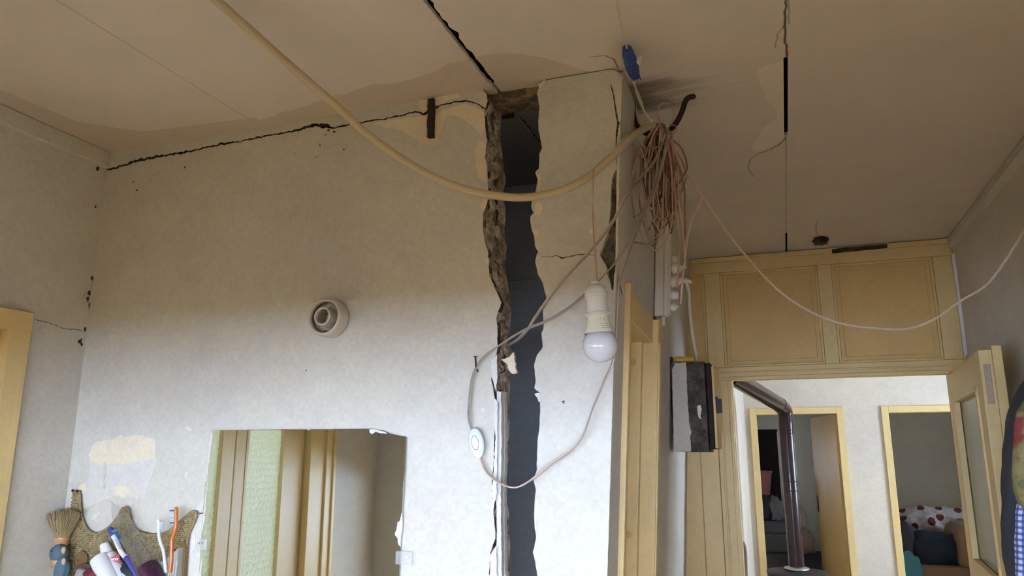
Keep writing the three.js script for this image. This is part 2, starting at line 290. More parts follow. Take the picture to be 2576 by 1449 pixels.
  patch(C1([[860, 240], [900, 215], [1000, 205], [1060, 185], [1115, 150], [1140, 180], [1225, 155], [1310, 165], [1370, 190], [1425, 195], [1430, 300], [1435, 400], [1420, 480], [1390, 540], [1360, 620], [1345, 680], [1330, 745], [1300, 755], [1285, 715], [1265, 760], [1200, 720], [1130, 740], [1050, 710], [1000, 740], [930, 770], [880, 790], [820, 810], [770, 790], [760, 740], [780, 700], [740, 700], [715, 650], [750, 605], [800, 590], [815, 540], [820, 440], [815, 340], [835, 270]]), M.primer);
  patch(C1([[862, 245], [905, 220], [1000, 210], [1060, 192], [1112, 160], [1140, 186], [1225, 162], [1310, 172], [1370, 196], [1420, 200], [1424, 300], [1424, 380], [1300, 395], [1180, 420], [1040, 425], [940, 420], [830, 410], [822, 340], [840, 272]]), M.undercoat, 0.0022);
  patch(C1([[1060, 640], [1130, 620], [1210, 650], [1200, 690], [1130, 735], [1050, 705]]), M.undercoat, 0.0022);
  patch(C1([[720, 650], [750, 612], [795, 600], [800, 650], [770, 695], [740, 698]]), M.undercoat, 0.0022);
  patch(C1([[950, 420], [972, 412], [978, 470], [962, 560], [945, 590], [950, 500]]), M.wall, 0.0028); patch(C1([[945, 600], [968, 590], [970, 630], [955, 655], [940, 635]]), M.wall, 0.0028);
  patch(C1([[825, 930], [860, 900], [900, 860], [930, 850], [925, 880], [890, 920], [860, 935]]), M.primer); patch(C1([[1180, 770], [1215, 775], [1205, 815], [1185, 810]]), M.primer);
  patch(C1([[1690, 85], [1720, 82], [1755, 105], [1745, 135], [1725, 115], [1700, 105]]), M.undercoat);
  patch(C1([[1700, 500], [1718, 495], [1715, 550], [1695, 548]]), M.white); patch(C1([[1240, 930], [1256, 925], [1250, 960], [1242, 958]]), M.white); patch(C1([[1590, 355], [1603, 355], [1600, 370]]), M.white);
  patch(C1([[1850, 760], [1870, 745], [1860, 900], [1850, 1120], [1800, 1150], [1800, 1230], [1835, 1235], [1835, 1449], [1720, 1449], [1715, 1330], [1720, 1190], [1730, 1080], [1770, 960], [1790, 900], [1800, 830]]), M.primer, 0.0016);
  patch(C1([[1735, 1230], [1760, 1240], [1795, 1180], [1790, 1060], [1770, 1040], [1755, 1130]]), M.white, 0.0028);
  patch(C3([[0, 648], [110, 640], [230, 628], [268, 624], [265, 825], [332, 815], [347, 612], [400, 575], [500, 545], [620, 512], [700, 535], [770, 575], [796, 600], [798, 700], [795, 755], [765, 815], [740, 770], [680, 710], [600, 650], [520, 622], [460, 620], [430, 660], [405, 760], [372, 850], [300, 885], [230, 880], [180, 850], [100, 800], [40, 760], [-60, 740], [-160, 715], [-235, 700], [-120, 668]]), M.undercoat);
  patch(C3([[740, 850], [710, 960], [715, 1060], [730, 1180], [790, 1215], [812, 1240], [815, 1100], [800, 1000], [810, 900], [790, 860]]), M.undercoat, 0.002);
  patch(C3([[205, 430], [270, 470], [265, 590], [205, 560], [190, 500]]), M.undercoat, 0.0034, 'filler_patch'); patch(C3([[335, 440], [440, 410], [540, 380], [570, 460], [480, 475], [375, 530], [345, 520]]), M.undercoat, 0.0034, 'filler_patch');
  patch(PX([[1205, 520], [1222, 498], [1226, 510], [1219, 532]]), M.undercoat); patch(PX([[1222, 655], [1230, 648], [1229, 670]]), M.undercoat); patch(PX([[1236, 908], [1250, 892], [1252, 950], [1248, 985], [1238, 950]]), M.white);
  patch(PX([[1243, 1000], [1252, 1010], [1250, 1240], [1240, 1290], [1238, 1240], [1246, 1120]]), M.white); patch(PX([[1234, 1395], [1250, 1370], [1250, 1449], [1232, 1449]]), M.white);
  for (const [x, y, r] of [[1038, 488, 3], [1032, 497, 3], [1045, 500, 2], [1133, 660, 2], [1142, 725, 3], [1216, 1030, 6], [1150, 1000, 3], [1190, 970, 4], [1196, 1072, 4], [945, 690, 2], [1200, 880, 2], [310, 950, 2], [905, 315, 2]]) patch(Array.from({ length: 8 }, (_, i) => { const p = B(x, y); return [p[0] + r * 0.0012 * (0.7 + 0.6 * rnd()) * Math.cos(i * 0.785), p[1] + r * 0.0012 * (0.7 + 0.6 * rnd()) * Math.sin(i * 0.785)]; }), M.white, 0.0012, 'paint_chip');
  // pits with dark mortar showing near the long crack
  for (const [x, y, r] of [[827, 328, 5], [845, 318, 6], [805, 366, 3], [865, 376, 3], [795, 395, 2], [742, 386, 2], [465, 420, 4], [345, 478, 4], [335, 458, 3], [380, 455, 2], [840, 332, 4], [770, 932, 2], [818, 340, 2]]) patch(Array.from({ length: 8 }, (_, i) => { const p = B(x, y); return [p[0] + r * 0.0011 * (0.6 + 0.7 * rnd()) * Math.cos(i * 0.785), p[1] + r * 0.0011 * (0.6 + 0.7 * rnd()) * Math.sin(i * 0.785)]; }), M.dustyMasonry, 0.0008, 'bare_spot');
}
{ // beam over the gap
  const g = new THREE.BoxGeometry(0.26, 0.034, 0.1, 26, 5, 8), p = g.attributes.position; for (let i = 0; i < p.count; i++) { const x = p.getX(i), y = p.getY(i), z = p.getZ(i); p.setXYZ(i, x, y + 0.008 * fbm(x * 30, z * 30, 3), z + 0.018 * fbm(x * 25, y * 25, 7)); } g.computeVertexNormals(); uvBox(g);
  struct('gap_lintel', 'dirty rough beam bridging the top of the torn gap', g.translate(-0.69, 2.688, -2.085), mat(lin(0.38, 0.31, 0.24), 0.95, { map: masonryTone, bumpMap: masonryBump, bumpScale: 0.004 }));
}
{ // the pier right of the gap
  const wall = struct('wall_pier', 'narrow upright plaster pier between the torn gap and the corridor');
  const top = [[1375, 147], [1390, 144], [1400, 147], [1412, 153], [1425, 150], [1437, 146], [1447, 149], [1457, 156], [1489, 161], [1519, 167], [1536, 176], [1546, 177], [1555, 182]].map((p) => B(...p)).map(([x, y]) => [x, Math.min(y, H - 0.004)]);
  const right = []; for (let y = 2.665; y > 0.01; y -= 0.02) right.push([sideX(y, -2) + 0.002 * fbm(y * 30, 3, 1), y]); right.push([sideX(0, -2), 0]);
  const hole = [[1551, 424], [1546, 432], [1539, 448], [1537, 475], [1536, 506], [1532, 564], [1528, 585], [1522, 602], [1515, 622], [1509, 641], [1516, 655], [1524, 668], [1528, 690], [1534, 706], [1538, 724], [1543, 733], [1546, 715], [1547, 690], [1549, 640], [1549, 560], [1551, 500], [1552, 450]].map((p) => B(...p));
  const c1 = crack([[1536, 212, 0.8], [1544, 239, 1.8], [1549, 279, 2.2], [1555, 309, 3], [1551, 341, 2.2], [1550, 380, 1.4], [1550, 414, 1]].map(([a, b, w]) => [...B(a, b), w * 0.0011]), 0.001);
  const c2 = crack([[1362, 645, 0.6], [1380, 648, 1], [1400, 642, 1.4], [1414, 649, 2.4], [1430, 647, 1.6], [1452, 640, 1.6], [1480, 641, 1.2], [1500, 645, 1]].map(([a, b, w]) => [...B(a, b), w * 0.0011]), 0.0015);
  obj('plaster_field', slab([...ragged(gapR, 0.008, 0.002, 60, false).filter(([, y]) => y < H - 0.005).reverse(), ...top, ...right], 0.025, [ragged(hole, 0.008, 0.0015, 60), c1, c2]).translate(0, 0, ZB - 0.025), M.wall, wall);
  const left = ragged(gapR, 0.01, 0.004, 40, false).filter(([, y]) => y < H - 0.01).map(([x, y]) => [x + 0.012, y]);
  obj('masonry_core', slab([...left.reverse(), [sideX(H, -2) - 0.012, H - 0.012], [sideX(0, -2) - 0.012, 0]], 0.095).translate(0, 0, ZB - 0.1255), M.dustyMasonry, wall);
  // broken masonry face at the bottom of the notch
  { const c0 = atZ(1500, 745, ZB), c1 = atZ(1544, 415, ZB), g = new THREE.PlaneGeometry(c1.x - c0.x, c1.y - c0.y, 24, 130), q = g.attributes.position; for (let i = 0; i < q.count; i++) q.setZ(i, 0.011 * fbm(q.getX(i) * 60, q.getY(i) * 22, 5, 5)); g.computeVertexNormals(); uvBox(g); obj('rubble_face', g.translate((c0.x + c1.x) / 2, (c0.y + c1.y) / 2, ZB - 0.019), M.dustyMasonry, wall); }
  const patch = (pts, m, d = 0.0014) => obj('paint_patch', slab(ragged(pts.map((p) => B(...p)), 0.005, 0.0016, 70), d).translate(0, 0, ZB), m, wall);
  patch([[1348, 512], [1358, 508], [1366, 515], [1367, 528], [1360, 541], [1347, 543], [1345, 535]], M.undercoat); patch([[1341, 580], [1350, 577], [1356, 585], [1350, 593], [1345, 590]], M.undercoat);
  patch([[1373, 152], [1378, 160], [1374, 190], [1370, 210], [1360, 224], [1357, 220], [1366, 204], [1369, 180]], M.white); patch([[1349, 440], [1357, 434], [1362, 450], [1358, 480], [1352, 490], [1356, 460]], M.undercoat);
  patch([[1448, 150], [1456, 155], [1460, 159], [1450, 157]], M.undercoat); patch([[1545, 690], [1550, 680], [1549, 735], [1543, 738]], M.white); patch([[1481, 575], [1492, 577], [1490, 590], [1484, 588]], M.undercoat);
  patch([[1412, 1010], [1420, 1008], [1418, 1018]], M.dustyMasonry, 0.0006); patch([[1346, 1262], [1352, 1255], [1360, 1290], [1352, 1300], [1348, 1340], [1345, 1330]], M.white); patch([[1344, 990], [1360, 988], [1361, 1010], [1357, 1012]], M.white);
  patch([[1552, 430], [1557, 425], [1556, 520], [1554, 600], [1553, 650], [1549, 660], [1551, 560]], M.undercoat);
}

// ---------------------------------------------------------------- left wall with its glazed double door
{
  const u = (px, py) => { const p = atX(px, py, XL); return [-p.z, p.y]; };
  const wall = struct('wall_left', 'dim plaster wall on the left with a cracked corner');
  const cr = crack([[36, 803, 2], [60, 797, 1.5], [90, 803, 1.6], [125, 813, 1.8], [160, 826, 1.4], [180, 828, 2], [212, 832, 1]].map(([a, b, w]) => [...u(a, b), w * 0.0008]), 0.002);
  const cor = [[[238, 690, 1], [236, 715, 1.5], [232, 735, 1], [230, 752, 4], [229, 775, 5], [231, 786, 1]], [[222, 735, 3], [216, 748, 4], [214, 756, 1]], [[256, 395, 1], [262, 402, 3], [270, 412, 2]]].map((l) => crack(l.map(([a, b, w]) => [...u(a - 6, b), w * 0.0006]), 0.001));
  obj('plaster_field', toLeft(slab([[-0.5, 0], [-0.5, 2.645], [2.015, 2.645], [2.015, 0], [1.72, 0], [1.72, 1.995], [0.58, 1.995], [0.58, 0]], 0.12, [cr, ...cor])).translate(XL - 0.12, 0, 0), M.wall, wall);
  obj('cornice_band', toLeft(slab(ragged([[-0.5, 2.642], [-0.5, H - 0.007], [1.2, H - 0.006], [2.015, H - 0.004], [2.015, 2.642]], 0.03, 0.0016, 20), 0.132, [], 0.004)).translate(XL - 0.12, 0, 0), M.wall, wall);
  obj('masonry_core', toLeft(slab([[-0.5, 1.995], [-0.5, H], [2.1, H], [2.1, 0], [1.725, 0], [1.725, 1.995]], 0.03)).translate(XL - 0.15, 0, 0), M.dustyMasonry, wall);
  const pt = (pts, m, d = 0.0012) => obj('paint_patch', toLeft(slab(ragged(pts.map((p) => u(...p)), 0.006, 0.0015, 60), d)).translate(XL, 0, 0), m, wall);
  pt([[30, 800], [42, 800], [46, 812], [38, 820], [30, 818]], M.dustyMasonry, 0.0008); pt([[196, 858], [206, 850], [204, 866]], M.dustyMasonry, 0.0008);

  for (const [x, y, r] of [[252, 398, 5], [258, 412, 4], [246, 424, 5], [240, 520, 3], [232, 700, 4], [224, 738, 6], [220, 752, 5], [229, 770, 7], [214, 828, 4], [205, 865, 4], [198, 860, 3]]) pt(Array.from({ length: 7 }, (_, i) => [x + r * (0.5 + 0.6 * rnd()) * Math.cos(i * 0.9), y + r * (0.7 + 1.1 * rnd()) * Math.sin(i * 0.9)]), M.rawPlaster, 0.0008);
  const door = struct('door_1', 'cream yellow double door with hammered glass, seen in the mirror and at the left edge');
  const part = (n, z0, z1, y0, y1, x0, x1) => obj(n, bevBox(x0, x1, y0, y1, z0, z1, 0.004), M.yellow, door);
  part('casing', -1.775, -1.70, 0, 2.05, XL - 0.12, XL + 0.022); part('casing', -0.60, -0.37, 0, 2.05, XL - 0.12, XL + 0.022); part('head_casing', -1.775, -0.37, 1.985, 2.05, XL - 0.12, XL + 0.024);
  part('casing_bead', -0.47, -0.44, 0, 2.0, XL + 0.02, XL + 0.034); part('casing_bead', -0.395, -0.37, 0, 2.05, XL + 0.02, XL + 0.032);
  for (const [a, b, ga, gb] of [[-1.70, -1.132, -1.60, -1.205], [-1.128, -0.605, -1.055, -0.765]]) {
    part('stile', a, ga, 0.02, 1.98, XL - 0.06, XL - 0.015); part('stile', gb, b, 0.02, 1.98, XL - 0.06, XL - 0.015);
    part('rail', ga, gb, 1.86, 1.98, XL - 0.06, XL - 0.015); part('rail', ga, gb, 0.02, 0.18, XL - 0.06, XL - 0.015); part('rail', ga, gb, 0.78, 0.9, XL - 0.06, XL - 0.015); part('door_panel', ga, gb, 0.18, 0.78, XL - 0.05, XL - 0.03);
    part('glazing_bead', ga - 0.004, ga + 0.016, 0.9, 1.86, XL - 0.04, XL - 0.012); part('glazing_bead', gb - 0.016, gb + 0.004, 0.9, 1.86, XL - 0.04, XL - 0.012);
    // hammered glass: shallow cells pressed into the pane
    const w = gb - ga, h = 0.98, nx = Math.round(w / 0.0045), ny = Math.round(h / 0.0045), g = new THREE.PlaneGeometry(w, h, nx, ny), p = g.attributes.position;
    const cells = (x, y) => { let f1 = 9, f2 = 9; const s = 0.024, i = Math.floor(x / s), j = Math.floor(y / (s * 1.25)); for (let a2 = -1; a2 < 2; a2++) for (let b2 = -1; b2 < 2; b2++) { const cx = (i + a2 + 0.2 + 0.6 * hash(i + a2 + 50, j + b2 + 50, 5) + 0.5 * ((j + b2) & 1)) * s, cy = (j + b2 + 0.2 + 0.6 * hash(i + a2 + 50, j + b2 + 50, 6)) * s * 1.25, d = Math.hypot(x - cx, (y - cy) / 1.25) / s; if (d < f1) { f2 = f1; f1 = d; } else if (d < f2) f2 = d; } return Math.min(1, (f2 - f1) * 2.4); };
    for (let i = 0; i < p.count; i++) { const c = cells(p.getX(i) + ga, p.getY(i)); p.setZ(i, 0.0055 * Math.sqrt(c)); }
    g.computeVertexNormals();
    obj('pane', g.rotateY(Math.PI / 2).translate(XL - 0.035, 1.38, (ga + gb) / 2), M.hammered = M.hammered ?? phys({ color: lin(0.92, 0.94, 0.80), roughness: 0.95, transmission: 0.5, thickness: 0, side: THREE.DoubleSide }), door, 'pale green hammered glass pane');
  }
}
{ // unseen stairwell added to light the hammered glass from behind, open at the top
  const s = struct('added_stairwell_wall', 'unseen stairwell walls added to backlight the hammered glass door');
  obj('wall_panel', [box(-3.7, -3.6, 0, 3.4, -2.6, 0.6), box(-3.7, -2.48, 0, 3.4, -2.6, -2.5), box(-3.7, -2.47, 0, 3.4, 0.5, 0.6), box(-2.56, -2.475, 2.72, 3.4, -2.5, 0.5)], M.mint, s);
  obj('wall_panel', [box(-2.56, -2.475, 0, 2.72, -2.5, -1.78), box(-2.56, -2.475, 0, 2.72, -0.5, 0.5), box(-2.56, -2.475, 2.06, 2.72, -1.78, -0.5)], M.mint, s);
  obj('roof_panel', [box(-3.7, -2.95, 3.4, 3.45, -2.6, 0.6)], M.mint, s);
}

// ---------------------------------------------------------------- corridor wall with the narrow door, right wall, rear wall
{
  const wall = struct('wall_corridor', 'leaning grey plaster wall along the corridor with a narrow door');
  const hole = [[2.185, 0], [2.185, 1.99], [2.70, 1.99], [2.70, 0]];
  const outline = [[2.026, 0], [2.026, H - 0.003], [4.45, H - 0.003], [4.45, 0], ...hole.slice().reverse()];
  obj('plaster_field', sideMap(slab(outline, 0.12).translate(0, 0, -0.12)), M.wall, wall);
  const crk = crack([[2.03, 2.066, 0.002], [2.06, 2.06, 0.003], [2.1, 2.045, 0.002]], 0.003);
  obj('crack_filler', sideMap(slab(crk, 0.0016)), M.dustyMasonry, wall);

  const d = struct('door_2', 'narrow cream yellow toilet door and casing in the corridor wall');
  const pc = (n, u0, u1, v0, v1, w0, w1, m = M.yellow) => obj(n, sideMap(uvBox(rbox(u1 - u0, v1 - v0, w1 - w0, 0.004)).translate((u0 + u1) / 2, (v0 + v1) / 2, (w0 + w1) / 2)), m, d);
  pc('casing', 2.155, 2.19, 0, 2.09, -0.1, 0.017); pc('casing', 2.695, 2.80, 0, 2.07, -0.1, 0.034); pc('head_casing', 2.19, 2.80, 1.985, 2.07, -0.1, 0.013);
  pc('casing_bead', 2.70, 2.735, 0, 1.985, 0.026, 0.040);
  pc('jamb_lining', 2.66, 2.70, 0, 1.99, -0.13, -0.02); pc('door_leaf', 2.19, 2.66, 0.01, 1.985, -0.095, -0.065, M.yellowPanel);
  for (const v of [1.915, 1.33]) obj('screw_cover', sideMap(new THREE.CylinderGeometry(0.011, 0.012, 0.004, 18).rotateX(Math.PI / 2).rotateY(-Math.PI / 2).translate(2.658, v, -0.052)), M.yellowPanel, d);
}
{
  const w = struct('wall_right', 'shaded plaster wall at the right edge of the corridor');
  obj('plaster_field', box(XR, XR + 0.12, 0, H - 0.002, -4.42, 0.37), M.wall, w);
  obj('cornice_band', slab([[XR, 2.64], [XR, H - 0.008], [XR - 0.02, H - 0.006], [XR - 0.022, 2.66], [XR - 0.008, 2.643]], 4.7).translate(0, 0, -4.34), M.wall, w);
  obj('filler_strip', slab(ragged([[2392, 640], [2412, 640], [2418, 720], [2428, 800], [2436, 860], [2444, 880], [2424, 900], [2412, 790], [2400, 700]].map((p) => { const q = atZ(...p, ZP + 0.01); return [q.x, q.y]; }), 0.02, 0.004, 40), 0.012).translate(0, 0, ZP + 0.012), M.white, w, 'strip of bare white filler in the corner');
}
{
  const w = struct('wall_rear', 'plaster wall with the balcony door opening behind the viewer');
  obj('plaster_field', slab([[-2.45, 0], [-2.45, H + 0.1], [1.05, H + 0.1], [1.05, 0], [0.88, 0], [0.88, 2.15], [-2.14, 2.15], [-2.14, 0]], 0.25).translate(0, 0, ZR), M.wall, w);
  const s = struct('window_1', 'balcony door opening with an added roller shutter that cuts off the upper light');
  for (let y = 1.40; y < 2.14; y += 0.05) obj('added_shutter_slat', bevBox(-2.13, 0.87, y, y + 0.048, ZR + 0.2, ZR + 0.212, 0.004), M.oldPlastic, s);  // shutter added out of view to keep the upper walls dark
  obj('frame', [box(-2.14, -2.11, 0, 2.15, ZR + 0.2, ZR + 0.24), box(0.85, 0.88, 0, 2.15, ZR + 0.1, ZR + 0.16)], M.yellow, s);
  struct('added_balcony_floor', 'unseen tan floor added outside the rear door to bounce warm light', box(-3.2, 2.4, -0.12, -0.01, 0.37, 1.95), M.balcony);  // unseen floor, added for its warm bounce onto walls and ceiling
  struct('added_parapet', 'unseen tan parapet and end walls added to shape the daylight', [box(-3.2, 2.4, -0.01, 0.92, 1.85, 1.97), box(-3.3, -3.2, -0.01, 2.6, 0.37, 1.97), box(2.4, 2.5, -0.01, 2.6, 0.37, 1.97)], M.balcony);  // added behind the viewer to set where the bright band begins
  struct('added_balcony_roof', 'unseen slab added over the balcony to hold back sky light', box(-3.3, 2.5, 2.6, 2.72, 0.37, 2.1), M.balcony);  // unseen slab added so less overhead light reaches the floor
  struct('added_awning', 'unseen tan awning added to narrow the daylight to a low slot', box(-3.2, 2.4, 1.25, 2.6, 1.88, 1.9), M.balcony);  // awning added out of view, leaving only a low slot for daylight
}
{ // small dark room behind the torn wall
  const w = struct('wall_toilet', 'dark blue grey painted room seen through the gap');
  obj('plaster_field', [slab([[-2.0, 0], [-2.0, H], [-0.5, H], [-0.5, 0]], 0.1, [[[-1.86, 1.65], [-1.72, 1.65], [-1.72, 1.87], [-1.86, 1.87]]]).translate(0, 0, -2.95), box(-2.0, -1.9, 0, H, -2.95, -2.12)], M.slate, w);  // the hole is an unseen vent, added to brighten this room
  { const y = atZ(1320, 706, -2.85).y; obj('ledge', bevBox(-1.9, -0.55, y - 0.04, y, -2.85, -2.835), M.slate, w); }
}

// ---------------------------------------------------------------- panelled partition across the corridor
const Z4 = (px, py, z = ZP) => { const p = atZ(px, py, z); return [p.x, p.y]; };
{
  const g = struct('trim_1', 'cream yellow wooden partition with panelled transom across the corridor end');
  const bar = (n, x0, x1, y0, y1, d = 0, m = M.yellow) => obj(n, bevBox(x0, x1, y0, y1, ZP - 0.06, ZP + d, 0.004), m, g);
  bar('top_rail', -0.56, 0.888, 2.608, H - 0.004); bar('cornice_bead', -0.56, 0.888, 2.668, H - 0.004, 0.012);
  bar('bottom_rail', -0.56, 0.888, 2.004, 2.066); bar('lintel_bead', -0.36, 0.80, 1.992, 2.012, 0.014); bar('lintel_bead', -0.36, 0.80, 2.03, 2.04, 0.006);
  bar('stile', -0.56, -0.475, 2.066, 2.608); bar('stile', -0.378, -0.29, 2.066, 2.608); bar('stile', 0.228, 0.298, 2.066, 2.608); bar('stile', 0.79, 0.888, 2.066, 2.608); bar('stile', 0.797, 0.888, 0, 2.004);
  for (const [x0, x1] of [[-0.475, -0.378], [-0.29, 0.228], [0.298, 0.79]]) {
    bar('panel', x0, x1, 2.066, 2.608, -0.024, M.yellowPanel);
    const e = 0.013;
    bar('panel_bead', x0, x1, 2.066, 2.066 + e, -0.006); bar('panel_bead', x0, x1, 2.608 - e, 2.608, -0.006); bar('panel_bead', x0, x0 + e, 2.066, 2.608, -0.006); bar('panel_bead', x1 - e, x1, 2.066, 2.608, -0.006);
    if (x1 - x0 > 0.2) bar('raised_field', x0 + 0.035, x1 - 0.035, 2.1, 2.572, -0.018, M.yellowPanel);
  }
  // boards and post at the left of the doorway
  bar('board', -0.60, -0.452, 0, 2.004, -0.012); bar('board', -0.449, -0.352, 0, 2.004, -0.009); bar('door_post', -0.349, -0.255, 0, 2.0, 0.012); bar('post_bead', -0.282, -0.262, 0, 1.99, 0.02); bar('post_bead', -0.33, -0.318, 0, 1.99, 0.017);
  // split in the top rail where bare wood shows
  obj('bare_wood', slab(ragged([[2092, 628], [2130, 622], [2232, 614], [2232, 624], [2130, 634], [2094, 637]].map((p) => Z4(...p, ZP + 0.014)), 0.02, 0.002, 40), 0.003).translate(0, 0, ZP + 0.012), mat(lin(0.10, 0.065, 0.04), 0.9, { map: masonryTone }), g, 'dark scraped strip of bare wood');
}
{ // open door leaf hinged on the right of the doorway
  const t = thing('door_leaf', 'open cream yellow door leaf with long glass pane, swung against the right wall', 'door', [0.80, 0, -4.36]);
  t.rotation.y = -Math.atan2(1.05, -0.085);
  const W = 1.06, bar = (n, x0, x1, y0, y1, z0, z1, m = M.yellow, p = t) => obj(n, bevBox(x0, x1, y0, y1, z0, z1, 0.003), m, p);
  bar('stile', 0, 0.12, 0.02, 1.985, -0.045, 0); bar('stile', W - 0.13, W, 0.02, 1.985, -0.045, 0); bar('top_rail', 0.12, W - 0.13, 1.86, 1.985, -0.045, 0); bar('bottom_rail', 0.12, W - 0.13, 0.02, 0.25, -0.045, 0); bar('lock_rail', 0.12, W - 0.13, 0.98, 1.10, -0.045, 0); bar('lower_panel', 0.12, W - 0.13, 0.25, 0.98, -0.035, -0.012, M.yellowPanel);
  obj('pane', box(0.12, W - 0.13, 1.10, 1.86, -0.026, -0.022), phys({ color: lin(0.72, 0.78, 0.72), roughness: 0.25, transmission: 0.9, thickness: 0 }), t, 'greenish patterned glass pane');
  for (const [x0, x1, y0, y1] of [[0.12, 0.145, 1.1, 1.86], [W - 0.155, W - 0.13, 1.1, 1.86], [0.12, W - 0.13, 1.84, 1.86], [0.12, W - 0.13, 1.10, 1.12]]) { bar('glazing_bead', x0, x1, y0, y1, -0.02, 0.008); bar('glazing_bead', x0, x1, y0, y1, -0.05, -0.027); }
  bar('rebate_strip', W - 0.022, W + 0.004, 0.02, 2.0, -0.078, -0.045); 
  const slot = bar('mortise_plate', W - 0.002, W + 0.0025, 1.78, 1.93, -0.034, -0.012, mat(lin(0.5, 0.4, 0.31), 0.8, { map: plasterTone })); slot.userData.label = 'bare slot in the door edge';
}

// ---------------------------------------------------------------- room beyond the partition
{
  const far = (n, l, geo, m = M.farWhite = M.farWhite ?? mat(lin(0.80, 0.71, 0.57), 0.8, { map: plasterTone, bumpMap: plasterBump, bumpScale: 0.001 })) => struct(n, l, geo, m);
  const d1 = [-0.298, 0.495], d2 = [0.797, 1.62], T = 2.0, f = 0.045;
  far('wall_far', 'bright white wall with two doorways in the room beyond', [box(-0.5, d1[0] + f, 0, H, ZF - 0.1, ZF), box(d1[1] - f, d2[0] + f, 0, H, ZF - 0.1, ZF), box(d2[1] - f, 3.2, 0, H, ZF - 0.1, ZF), box(d1[0] + f, d1[1] - f, T - f, H, ZF - 0.1, ZF), box(d2[0] + f, d2[1] - f, T - f, H, ZF - 0.1, ZF)]);
  far('wall_far_left', 'narrow white side wall beside the stove pipe', box(-0.45, -0.345, 0, H, ZF - 0.1, -4.41));
  far('wall_far_right', 'white side wall with the window of the far room', slab([[4.41, 0], [4.41, H], [-ZF, H], [-ZF, 0]], 0.1, [[[5.2, 1.0], [6.4, 1.0], [6.4, 2.0], [5.2, 2.0]]]).rotateY(Math.PI / 2).translate(3.1, 0, 0));
  far('wall_far_near', 'white wall beside the partition on the far room side', [box(1.0, 3.2, 0, H, -4.5, -4.4)]);
  far('wall_dark_rooms', 'dim painted walls of the two rooms behind the doorways', [box(-1.2, 2.6, 0, H, -10.0, -9.9), slab([[-ZF, 0], [-ZF, H], [10, H], [10, 0]], 0.1, [[[9.1, 1.3], [9.3, 1.3], [9.3, 1.7], [9.1, 1.7]]]).rotateY(Math.PI / 2).translate(-1.3, 0, 0), box(0.58, 0.7, 0, H, -10, ZF - 0.1), slab([[-ZF + 0.1, 0], [-ZF + 0.1, H], [10, H], [10, 0]], 0.1, [[[8.5, 1.3], [8.7, 1.3], [8.7, 1.7], [8.5, 1.7]]]).rotateY(Math.PI / 2).translate(2.5, 0, 0), box(-1.3, -0.44, 0, H, ZF - 0.1, ZF)], M.drab = mat(lin(0.60, 0.52, 0.38), 0.8, { map: plasterTone }));  // holes in the side walls are unseen openings added to light both rooms
  const win = struct('window_2', 'large window on the right side of the far room');
  for (const [z0, z1] of [[-6.4, -5.82], [-5.78, -5.2]]) { obj('frame', [box(3.1, 3.16, 1.0, 1.05, z0, z1), box(3.1, 3.16, 1.95, 2.0, z0, z1), box(3.1, 3.16, 1.0, 2.0, z0, z0 + 0.05), box(3.1, 3.16, 1.0, 2.0, z1 - 0.05, z1)], M.yellow, win); obj('pane', box(3.125, 3.13, 1.04, 1.96, z0 + 0.04, z1 - 0.04), M.glass = M.glass ?? phys({ color: 0xffffff, roughness: 0.02, transmission: 1, thickness: 0 }), win); }
  obj('mullion', box(3.1, 3.16, 1.0, 2.0, -5.83, -5.77), M.yellow, win);
  const frame = (n, label, [a, b]) => { const s = struct(n, label); for (const [x0, x1, y0, y1] of [[a, a + f + 0.012, 0, T], [b - f - 0.012, b, 0, T], [a + f + 0.0125, b - f - 0.0125, T - f - 0.012, T - 0.0005]]) obj('casing', bevBox(x0, x1, y0, y1, ZF - 0.1, ZF + 0.018), M.yellow, s); return s; };
  frame('door_3', 'yellow door frame behind the stove pipe with its leaf ajar', d1); frame('door_4', 'yellow door frame at right with a bed beyond', d2);
  const leaf = thing('inner_door_leaf', 'plain yellow door leaf standing ajar behind the stove pipe', 'door', [0.443, 0, ZF - 0.125]);
  leaf.rotation.y = 105 * Math.PI / 180;
  obj('leaf', bevBox(0, 0.72, 0.01, 1.945, -0.02, 0.02, 0.004), M.yellowPanel, leaf); obj('keyhole_plate', bevBox(0.66, 0.69, 1.05, 1.2, -0.024, 0.024), M.blackIron, leaf);
}
